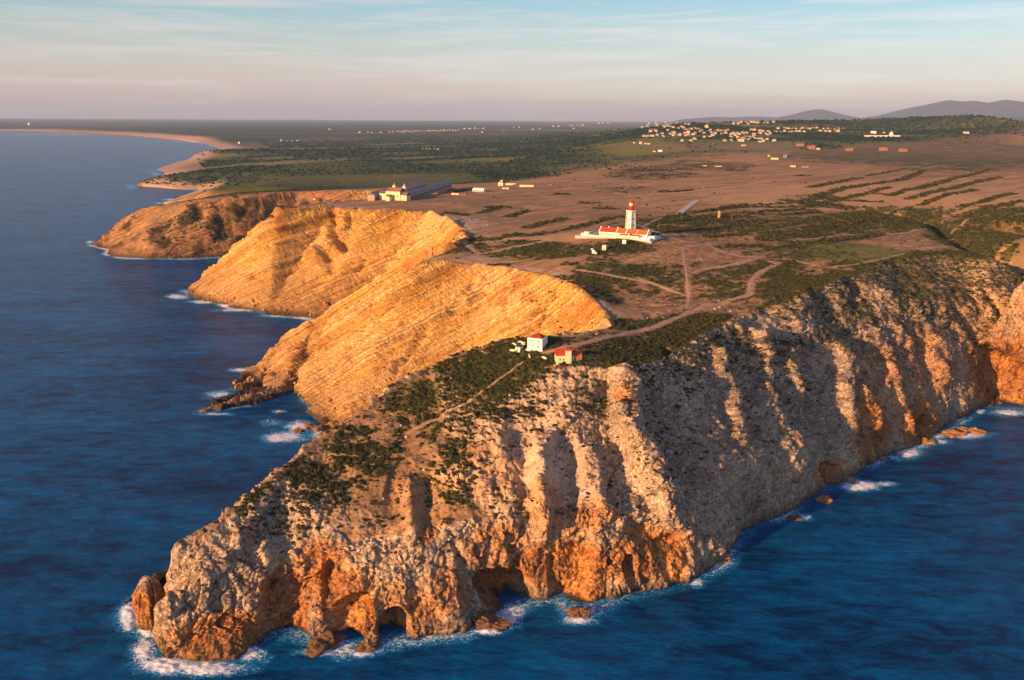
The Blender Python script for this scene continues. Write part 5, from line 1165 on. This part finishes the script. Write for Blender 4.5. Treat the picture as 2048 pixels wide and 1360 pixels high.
def vill(L, cv, size, label, grp, rise=1.0):
    global nh_
    for k, p in enumerate(L):
        px, py = cv(*p); h = hit(px, py + rise)
        if h is None or h[2] < 4: print('no ground for house', px, py); continue
        D = math.hypot(h[0], h[1]) / FOC; s_ = D * size * random.uniform(.75, 1.25)
        o = bpy.data.objects.new('village_house', random.choice(HM)); COL.objects.link(o); o.location = (h[0], h[1], drop(h[0], h[1], h[2]) ); o.scale = (s_,) * 3; o.rotation_euler = (0, 0, random.uniform(-.75, -.1)); lb_, gp_ = label(*p) if callable(label) else (label, grp); tag(o, lb_, 'house', gp_); nh_ += 1
def vlab(a, b):
    if b > 300: return 'small white house standing apart on brown fields below the village', 'outlying houses below the village'
    if a < 340 and b > 200: return 'small white house in the left lower row of the hillside village', 'left lower row of village houses'
    if a < 400: return 'small white house on the upper left fringe of the hillside village', 'upper left fringe of village houses'
    if b < 135: return 'small white house along the crest line of the hillside village', 'crest line of village houses'
    if a > 1100 and b < 200: return 'small white house on the upper right spur of the village', 'upper right spur of village houses'
    if a > 920 and b > 205: return 'small white house in the crowded right-hand core of the village', 'crowded core of village houses'
    if b > 240: return 'small white house on the lower middle edge of the village', 'lower middle edge of village houses'
    return 'small white house in the middle band of the hillside village', 'middle band of village houses'
vill(V4, c4, 5.6, vlab, None)
vill([(a_ + random.uniform(6, 16), b_ + random.uniform(-6, 8)) for a_, b_ in V4[10:100:2] if True], c4, 3.8, vlab, None)
vill(V5, c4, 5.6, 'small white house in the short row high behind the village', 'short upper row of white houses')
vill(V6, c4, 4.6, 'small white house packed in the dense terrace right of the village', 'dense terrace of white houses')
vill(V7, c4, 4.6, 'tiny pale house of the far ridge-top town below the blue hills', 'ridge-top town houses', 0.6)
vill(far7, c7, 3.6, 'tiny white house of the distant string of hamlets in the woods', 'distant hamlet houses in the woods', 0.6)
print('village houses', nh_)
for k, (px, py, lb) in enumerate([(58, 250, 'lone white tower block on the far left shore'), (478, 288, 'pale building near the far beach among woods')]):
    h = hit(px, py)
    if h:
        D = math.hypot(h[0], h[1]) / FOC; o = MB().box(-1.3 * D, 1.3 * D, -D, D, -2, 4 * D).build('tower_block', M['white']); o.location = (h[0], h[1], drop(h[0], h[1], h[2])); tag(o, lb, 'building')
# ------------------------------------------------------------------ tracks and roads laid on the finished ground
def strip(L, hw, name='track'):
    pts = [h for h in (hit(*p) for p in L) if h]
    if len(pts) < 2: return
    P2 = [Vector((p[0], p[1])) for p in pts]; out = []
    for a, b in zip(P2, P2[1:]):
        n = max(2, int((b - a).length / 2.2))
        for k in range(n): out.append(a.lerp(b, k / n))
    out.append(P2[-1])
    for _ in range(6): out = [out[0]] + [(out[i - 1] + out[i] * 2 + out[i + 1]) / 4 for i in range(1, len(out) - 1)] + [out[-1]]
    V, F = [], []; K = 5
    for i, p in enumerate(out):
        t = (out[min(i + 1, len(out) - 1)] - out[max(i - 1, 0)]); t.normalize(); n = Vector((-t.y, t.x))
        ww = hw * (1 + .3 * math.sin(i * .31 + L[0][0]) * math.sin(i * .13 + 1) + .28 * random.uniform(-1, 1))
        for k in range(K):
            u = -1 + 2 * k / (K - 1); q = p + n * ww * u; V.append((q.x, q.y, drop(q.x, q.y) + (.22 if 0 < k < K - 1 else -.05)))
    for i in range(len(out) - 1):
        for k in range(K - 1): a = i * K + k; F.append((a, a + K, a + K + 1, a + 1))
    return V, F
zoff = 0
for L, hw in paths:
    r_ = strip(L, hw)
    if r_:
        o = np_mesh('path', [(v[0], v[1], v[2] + zoff) for v in r_[0]], r_[1], M['dirt'], smooth=True); tag(o, kind='structure'); zoff += .006
# ------------------------------------------------------------------ bushes, scrub, woods, stones
leaf = plain('scrub_leaves', (.050, .056, .020), var=.55, scale=.35); leaf2 = plain('olive_leaves', (.085, .085, .028), var=.5, scale=.35); pine = plain('woodland_leaves', (.013, .040, .025), var=.5, scale=.02)
pale = plain('pale_stone', (.50, .42, .33), var=.3); ochre = plain('ochre_boulder', (.44, .25, .11), var=.35)
def bush_mesh(name, mat, n_leaf, seed, flat=.62, leafs=.22):
    r = random.Random(seed); V, F = [], []
    cl = [(r.uniform(-.55, .55), r.uniform(-.55, .55), r.uniform(.1, .5) * flat, r.uniform(.28, .5)) for _ in range(7)] + [(0, 0, .3 * flat, .62)]
    for k in range(n_leaf):
        c = r.choice(cl); th = r.uniform(0, 2 * math.pi); ph = math.acos(r.uniform(-.25, 1)); rad = c[3] * r.uniform(.75, 1.08)
        p = Vector((c[0] + rad * math.sin(ph) * math.cos(th), c[1] + rad * math.sin(ph) * math.sin(th), c[2] + rad * math.cos(ph) * flat * 1.2))
        if p.z < -.08: p.z = -.08
        nrm = Vector((math.sin(ph) * math.cos(th) + r.uniform(-.5, .5), math.sin(ph) * math.sin(th) + r.uniform(-.5, .5), math.cos(ph) + r.uniform(-.3, .5))).normalized()
        t1 = nrm.orthogonal().normalized(); t1.rotate(Matrix.Rotation(r.uniform(0, 6.28), 3, nrm)); t2 = nrm.cross(t1); s = leafs * r.uniform(.7, 1.3)
        b = len(V); V += [tuple(p - t1 * s * .5), tuple(p + t2 * s * .4), tuple(p + t1 * s * .5 + nrm * s * .15), tuple(p - t2 * s * .4)]; F.append((b, b + 1, b + 2, b + 3))
    me = bpy.data.meshes.new(name); me.from_pydata(V, [], F); me.materials.append(mat); return me
def rock_mesh(name, mat, seed, sub=2, jag=.35):
    import bmesh
    bm = bmesh.new(); bmesh.ops.create_icosphere(bm, subdivisions=sub, radius=1); rr = random.Random(seed); o = Vector((rr.uniform(0, 90), rr.uniform(0, 90), 0))
    from mathutils import noise
    for v in bm.verts:
        c = v.co.copy(); n = noise.noise(c * 1.1 + o) * jag * 1.6 + noise.noise(c * 2.7 + o) * jag * .8 + noise.cell(c * 1.6 + o) * jag * .5
        v.co = c * (1 + n)
    me = bpy.data.meshes.new(name); bm.to_mesh(me); bm.free(); me.materials.append(mat); return me
def scatter(name, src, pts, scl, sclz=None):
    me = bpy.data.meshes.new(name); me.vertices.add(len(pts)); me.vertices.foreach_set('co', np.asarray(pts, np.float32).ravel())
    a = me.attributes.new('scl', 'FLOAT_VECTOR', 'POINT'); s3 = np.stack([scl, scl, scl * (sclz if sclz is not None else 1)], -1).astype(np.float32); a.data.foreach_set('vector', s3.ravel())
    b = me.attributes.new('rotz', 'FLOAT_VECTOR', 'POINT'); rv = np.zeros((len(pts), 3), np.float32); rv[:, 2] = rng.random(len(pts)) * 6.28; b.data.foreach_set('vector', rv.ravel())
    o = bpy.data.objects.new(name, me); COL.objects.link(o); me.materials.append(src.data.materials[0])
    ng = bpy.data.node_groups.new(name, 'GeometryNodeTree'); ng.interface.new_socket('Geometry', in_out='INPUT', socket_type='NodeSocketGeometry'); ng.interface.new_socket('Geometry', in_out='OUTPUT', socket_type='NodeSocketGeometry')
    i_ = ng.nodes.new('NodeGroupInput'); o_ = ng.nodes.new('NodeGroupOutput'); ip = ng.nodes.new('GeometryNodeInstanceOnPoints'); oi = ng.nodes.new('GeometryNodeObjectInfo'); oi.inputs['Object'].default_value = src; oi.transform_space = 'ORIGINAL'
    s_ = ng.nodes.new('GeometryNodeInputNamedAttribute'); s_.data_type = 'FLOAT_VECTOR'; s_.inputs['Name'].default_value = 'scl'; t_ = ng.nodes.new('GeometryNodeInputNamedAttribute'); t_.data_type = 'FLOAT_VECTOR'; t_.inputs['Name'].default_value = 'rotz'
    e2 = ng.nodes.new('FunctionNodeEulerToRotation'); ng.links.new(t_.outputs[0], e2.inputs[0])
    ng.links.new(i_.outputs[0], ip.inputs['Points']); ng.links.new(oi.outputs['Geometry'], ip.inputs['Instance']); ng.links.new(e2.outputs[0], ip.inputs['Rotation']); ng.links.new(s_.outputs[0], ip.inputs['Scale']); ng.links.new(ip.outputs[0], o_.inputs[0])
    md = o.modifiers.new('scatter', 'NODES'); md.node_group = ng
    return tag(o, kind='stuff')
# individual bushes near the two cliff-top houses
bushA, bushB, bushC = bush_mesh('bush', leaf, 420, 1, leafs=.2), bush_mesh('bush', leaf, 420, 2, .8, leafs=.2), bush_mesh('bush', leaf2, 420, 3, .5, leafs=.2)
bush_small = [bush_mesh('bush', leaf, 90, 5, leafs=.42), bush_mesh('bush', leaf, 90, 6, .8, leafs=.42), bush_mesh('bush', leaf2, 90, 7, .55, leafs=.42)]
named = [(1045, 718, 3.6, 0, 'wide dark bush below the small white shed'), (1031, 708, 2.8, 1, 'dark bush left of the white shed, nearest its wall'), (1062, 728, 3.4, 1, 'big rounded bush between the white house and the footpath'), (1078, 722, 2.6, 0, 'bush just below the white house forecourt'), (1089, 729, 2.3, 2, 'bush at the left foot of the stone house'),
         (1092, 744, 3.2, 1, 'large dark bush on the cliff brink below the stone house'), (1050, 742, 2.6, 0, 'bush beside the upper footpath bend'), (1024, 728, 2.2, 0, 'bush on the left of the upper footpath'), (1029, 748, 2.0, 2, 'olive bush below the upper footpath'), (1012, 716, 2.4, 1, 'dark bush farthest left of the upper footpath'),
         (1192, 710, 2.0, 0, 'bush just right of the stone house'), (1200, 701, 2.2, 1, 'bush beside the track right of the stone house'), (1088, 815, 2.4, 1, 'dark bush in the shaded hollow under the stone house'), (1064, 806, 2.2, 0, 'bush left in the shaded hollow under the stone house'), (1604, 689, 3.0, 1, 'round dark bush alone on pale shaded rock'), (1566, 640, 3.2, 0, 'dark bush high on the pale shaded slope'), (1575, 655, 2.6, 1, 'dark bush in the middle of the pale shaded slope'),
         (1586, 670, 2.6, 0, 'dark bush above the round one on pale shaded rock'), (1617, 757, 3.0, 0, 'dark bush in the deep gully of the south cliff'), (1312, 785, 2.0, 1, 'lone bush low on the shaded cliff face'), (1290, 740, 2.2, 0, 'bush high on the shaded cliff face'), (632, 998, 2.2, 1, 'bush low on the seaward slope near the skyline'), (668, 990, 1.9, 0, 'bush halfway down the seaward slope'),
         (606, 1025, 1.8, 2, 'lowest bush of the seaward slope'), (1212, 912 - 400, 4.0, 2, 'oval bush patch alone on bare plateau soil'), (1140, 508, 3.5, 0, 'bush patch on the rim above the golden cliff')]
srcs = []
def add_bush(px, py, s_, k, lb, mesh=None):
    h = hit(px, py)
    if h is None: return None
    o = bpy.data.objects.new('bush', mesh or (bushA, bushB, bushC)[k]); COL.objects.link(o); o.location = (h[0], h[1], drop(h[0], h[1]) - .1 * s_); o.scale = (s_ * 1.15, s_ * 1.15, s_); o.rotation_euler = (0, 0, random.uniform(0, 6)); return tag(o, lb, 'bush')
for nb in named: add_bush(*nb)
# each low-detail kind also stands once as a plain bush of its own
for (px, py, s_, k, lb) in [(1008, 734, 1.6, 0, 'small dark bush on the left slope below the shed'), (1000, 745, 1.5, 1, 'small upright bush left of the footpath bend'), (985, 757, 1.5, 2, 'small olive bush left of the middle footpath')]:
    srcs.append(add_bush(px, py, s_, k, lb, bush_small[k]))
VX = np.stack([PX[sel], PY[sel], PZ[sel]], -1)
vr = np.hypot(x, y)
fx = fnz > .45
area = np.maximum(np.ones(len(x)), 1)
keep = rng.random(len(x))
def pick(prob): return np.nonzero(keep_new() < prob)[0]
def keep_new(): return rng.random(len(x))
inview = np.abs(np.arctan2(x, y)) < math.radians(41)
p_dense = np.where((vr < 2300) & inview, shrubm ** 1.5 * .26, 0) * fx * (z > 8)
p_iso = np.where((vr < 760) & inview & near & (z > 30) & (fnz > .4), .042 * sstep(-.35, .35, n3 + .5 * n1) * sstep(30, 60, z) + .003, 0) * (pathm < .2)
p_cl = np.where((vr < 900) & inview & near & (z > 45) & (fnz > .15), .006 * sstep(-.1, .5, v1 + scrub), 0)
p_pl = np.where((vr > 760) & (vr < 1800) & inview & (fnz > .8) & (z > 90), .0016, 0) * (pathm < .2)
ids = pick(np.clip(p_dense + p_iso + p_cl + p_pl, 0, .5))
print('scrub', len(ids))
for k in range(3):
    s_ids = ids[k::3]
    sc_ = (0.55 + 1.1 * rng.random(len(s_ids)) ** 2) * np.clip(vr[s_ids] / 650, 1.0, 1.9) * (1 + .3 * (vr[s_ids] < 620) * (rng.random(len(s_ids)) < .35)) * (1 + .5 * hedge[s_ids])
    scatter('scrub', srcs[k], VX[s_ids] - np.array([0, 0, .15]), sc_)
# woods on the lowland
tree_src_me = bush_mesh('tree', pine, 70, 9, 1.0, leafs=.55)
fo = np.where((vr > 1900) & (vr < 9000) & inview & (z > 8), np.clip(forest, 0, 1) ** 1.3 * .16 + .0012 * wood, 0)
ids = pick(fo); print('trees', len(ids))
h = hit(1012, 352); tr = empty('pine_tree', (h[0], h[1], drop(h[0], h[1])), 0, 'dark tree at the near edge of the grove behind the chapel', 'tree')
cr_o = bpy.data.objects.new('crown', tree_src_me); COL.objects.link(cr_o); cr_o.parent = tr; cr_o.location = (0, 0, 2.0); cr_o.scale = (4.5, 4.5, 4.5)
MB().cone(0, 0, -.5, 3.2, .35, .2, 7).build('trunk', M['wood'], tr)
scatter('woodland', cr_o, VX[ids], (3.2 + 2.6 * rng.random(len(ids))) * np.clip(vr[ids] / 3200, .8, 2.0), .8)
# stones
st1 = rock_mesh('stone', pale, 3, 1, .4); st2 = rock_mesh('boulder', ochre, 5, 2, .4)
def stone_thing(px, py, s_, me, lb, nm='boulder', zs=.7):
    h = hit(px, py)
    if h is None: return None
    o = bpy.data.objects.new(nm, me); COL.objects.link(o); o.location = (h[0], h[1], drop(h[0], h[1]) + s_ * .2); o.scale = (s_, s_ * .85, s_ * zs); o.rotation_euler = (0, 0, random.uniform(0, 6)); return tag(o, lb, 'boulder')
sA_ = stone_thing(1193, 669, .9, st1, 'pale stone on the dark slope beside the cliff-top track'); sB_ = stone_thing(690, 838, 1.6, st2, 'ochre boulder low on the golden cliff foot') or sA_
p_st = np.where((vr < 760) & inview & near & (z > 25) & (fnz > .45), .009 * sstep(-.1, .4, n3) + .003, 0) * (1 - shrubm) * (pathm < .2)
p_st = p_st + np.where((vr < 1100) & inview & (np.hypot(x, y) > 600) & (blob(935, 450, 45, 26) > .3), .03, 0)
ids = pick(p_st); print('stones', len(ids)); scatter('stones', sA_, VX[ids], (.25 + .75 * rng.random(len(ids)) ** 2.2), .75)
p_b = np.where((vr < 1400) & inview & (z < 22) & (z > 0.5) & (zoneA | zoneB) & (fnz > .1), .05 * sstep(22, 4, z), 0)
ids = pick(p_b); print('boulders', len(ids)); scatter('boulders', sB_, VX[ids], (.6 + 1.9 * rng.random(len(ids)) ** 2.5) * np.clip(vr[ids] / 800, .8, 1.5), .8)
# reefs: tilted beds running out from the golden cliff into the sea
def reef(L, wid, hgt, label, mat):
    pts = [Vector(at(px, py, 0)) for px, py in L]; out = []
    for a, b in zip(pts, pts[1:]):
        n = max(2, int((b - a).length / .7)); out += [a.lerp(b, k / n) for k in range(n)]
    out.append(pts[-1]); n = len(out); K = 15; P_ = np.array([p[:] for p in out]); T = np.gradient(P_, axis=0); T /= np.linalg.norm(T, axis=1, keepdims=True); N_ = np.stack([-T[:, 1], T[:, 0], T[:, 2] * 0], -1)
    s_ = np.linspace(0, 1, n)[:, None]; u = np.linspace(-1, 1, K)[None, :]
    taper = sstep(0, .35, s_) * .75 + .25; taper = taper * sstep(0, .03, s_)
    X_ = P_[:, 0:1] + N_[:, 0:1] * u * wid * taper; Y_ = P_[:, 1:2] + N_[:, 1:2] * u * wid * taper
    blk = .5 * vnoise(X_ / 3.2, Y_ / 3.2, X_ * 0) + .4 * vnoise(X_ / 1.4, Y_ / 1.4, X_ * 0) + .45 * _V[(np.floor(X_ / 3.1 + .7 * vnoise(X_ / 4, Y_ / 4, X_ * 0)).astype(int) * 13) & 4095]
    Z_ = hgt * taper * (np.clip(1 - np.abs(u + .25) ** 2.2, 0, 1) * .9 + .3 * (u < -.1)) * (1 + .55 * blk) - 1.2 * (np.abs(u) > .95) - .8 * (s_ < .01)
    idx = np.arange(n * K).reshape(n, K); q_ = np.stack([idx[:-1, :-1], idx[1:, :-1], idx[1:, 1:], idx[:-1, 1:]], -1).reshape(-1, 4)
    o = np_mesh('rock_reef', np.stack([X_.ravel(), Y_.ravel(), Z_.ravel()], -1), q_[:, ::-1], mat); tag(o, label, 'reef')
reef([(402, 823), (435, 815), (500, 800), (560, 787), (612, 772), (650, 758)], 5.5, 5.5, 'long narrow dark reef running farthest out from the nearer golden cliff', plain('reef_rock', (.27, .17, .10), var=.45, scale=.6))
reef([(466, 778), (500, 770), (545, 757), (590, 742)], 7, 8, 'shorter brown reef just behind the long narrow one', plain('reef_rock_brown', (.34, .19, .09), var=.45, scale=.6))
reef([(512, 744), (535, 736), (570, 722)], 5, 8, 'stubby upper reef at the golden cliff corner', plain('reef_rock_ochre', (.36, .19, .08), var=.45, scale=.6))
# rocks standing in the sea
rk = [(1905, 868, 9, 3.2, 'orange', 'long tilted orange rock slab at the foot of the right-hand cliff'), (1945, 862, 8, 2.6, 'orange', 'flat outer rock slab touching the foam at right'), (1850, 884, 6, 3.0, 'orange', 'orange rock shelf below the small cave at right'), (1806, 892, 4.5, 3.6, 'orange', 'upright orange rock beside the curved foam patch'),
      (1766, 918, 3.2, 2.5, 'orange', 'small orange rock left of the curved foam patch'), (1700, 962, 6, 2.2, 'pale', 'pale rock ledge at the water under the grey cliff'), (1650, 1000, 5, 1.8, 'orange', 'low orange rock at the corner of the grey cliff'), (1590, 1036, 4.5, 2.0, 'dark', 'low dark rock under the grey cliff foot'),
      (1158, 1228, 5, 3.2, 'dark', 'dark brown rock knob ringed by white foam'), (985, 1248, 9, 3.4, 'dark', 'brown rock mound before the big cave mouth'), (650, 1288, 8.5, 4.2, 'dark', 'brown rock mound in front of the round cave'), (735, 1292, 5.5, 2.4, 'dark', 'low brown rock between the two arched caves'),
      (668, 852, 6, 3.5, 'ochre', 'inner ochre rock of the cove chain'), (640, 858, 5, 3.2, 'ochre', 'middle ochre rock of the cove chain'), (618, 852, 5.5, 2.6, 'ochre', 'outer ochre rock of the cove chain amid foam'), (597, 862, 4, 2.6, 'dark', 'dark outermost rock of the cove chain'),
      (1445, 1118, 4.5, 3.2, 'orange', 'orange rock stub at the headland corner'), (410, 822, 3.2, 1.8, 'ochre', 'tiny rock at the very tip of the long reef'), (196, 487, 12, 3, 'dark', 'dark reef rock off the far headland tip'), (1855, 870, 5, 3.4, 'orange', 'orange rock against the cave at right'), (560, 826, 2.4, 1.0, 'dark', 'small awash rock in the middle of the cove')]
mats_r = dict(orange=plain('wet_orange_rock', (.34, .17, .07), var=.4, scale=.5), pale=plain('wet_pale_rock', (.24, .19, .13), var=.4, scale=.5), dark=plain('wet_dark_rock', (.16, .09, .05), var=.4, scale=.5), ochre=plain('wet_ochre_rock', (.30, .16, .07), var=.4, scale=.5))
for k, (px, py, s_, zs, mt, lb) in enumerate(rk):
    p = at(px, py, 0.5); me = rock_mesh('sea_rock', mats_r[mt], 20 + k, 4, .42)
    o = bpy.data.objects.new('sea_rock', me); COL.objects.link(o); o.location = (p[0], p[1], .2); o.scale = (s_, s_ * .7, zs); o.rotation_euler = (0, 0, random.uniform(-.5, .8)); tag(o, lb, 'rock')
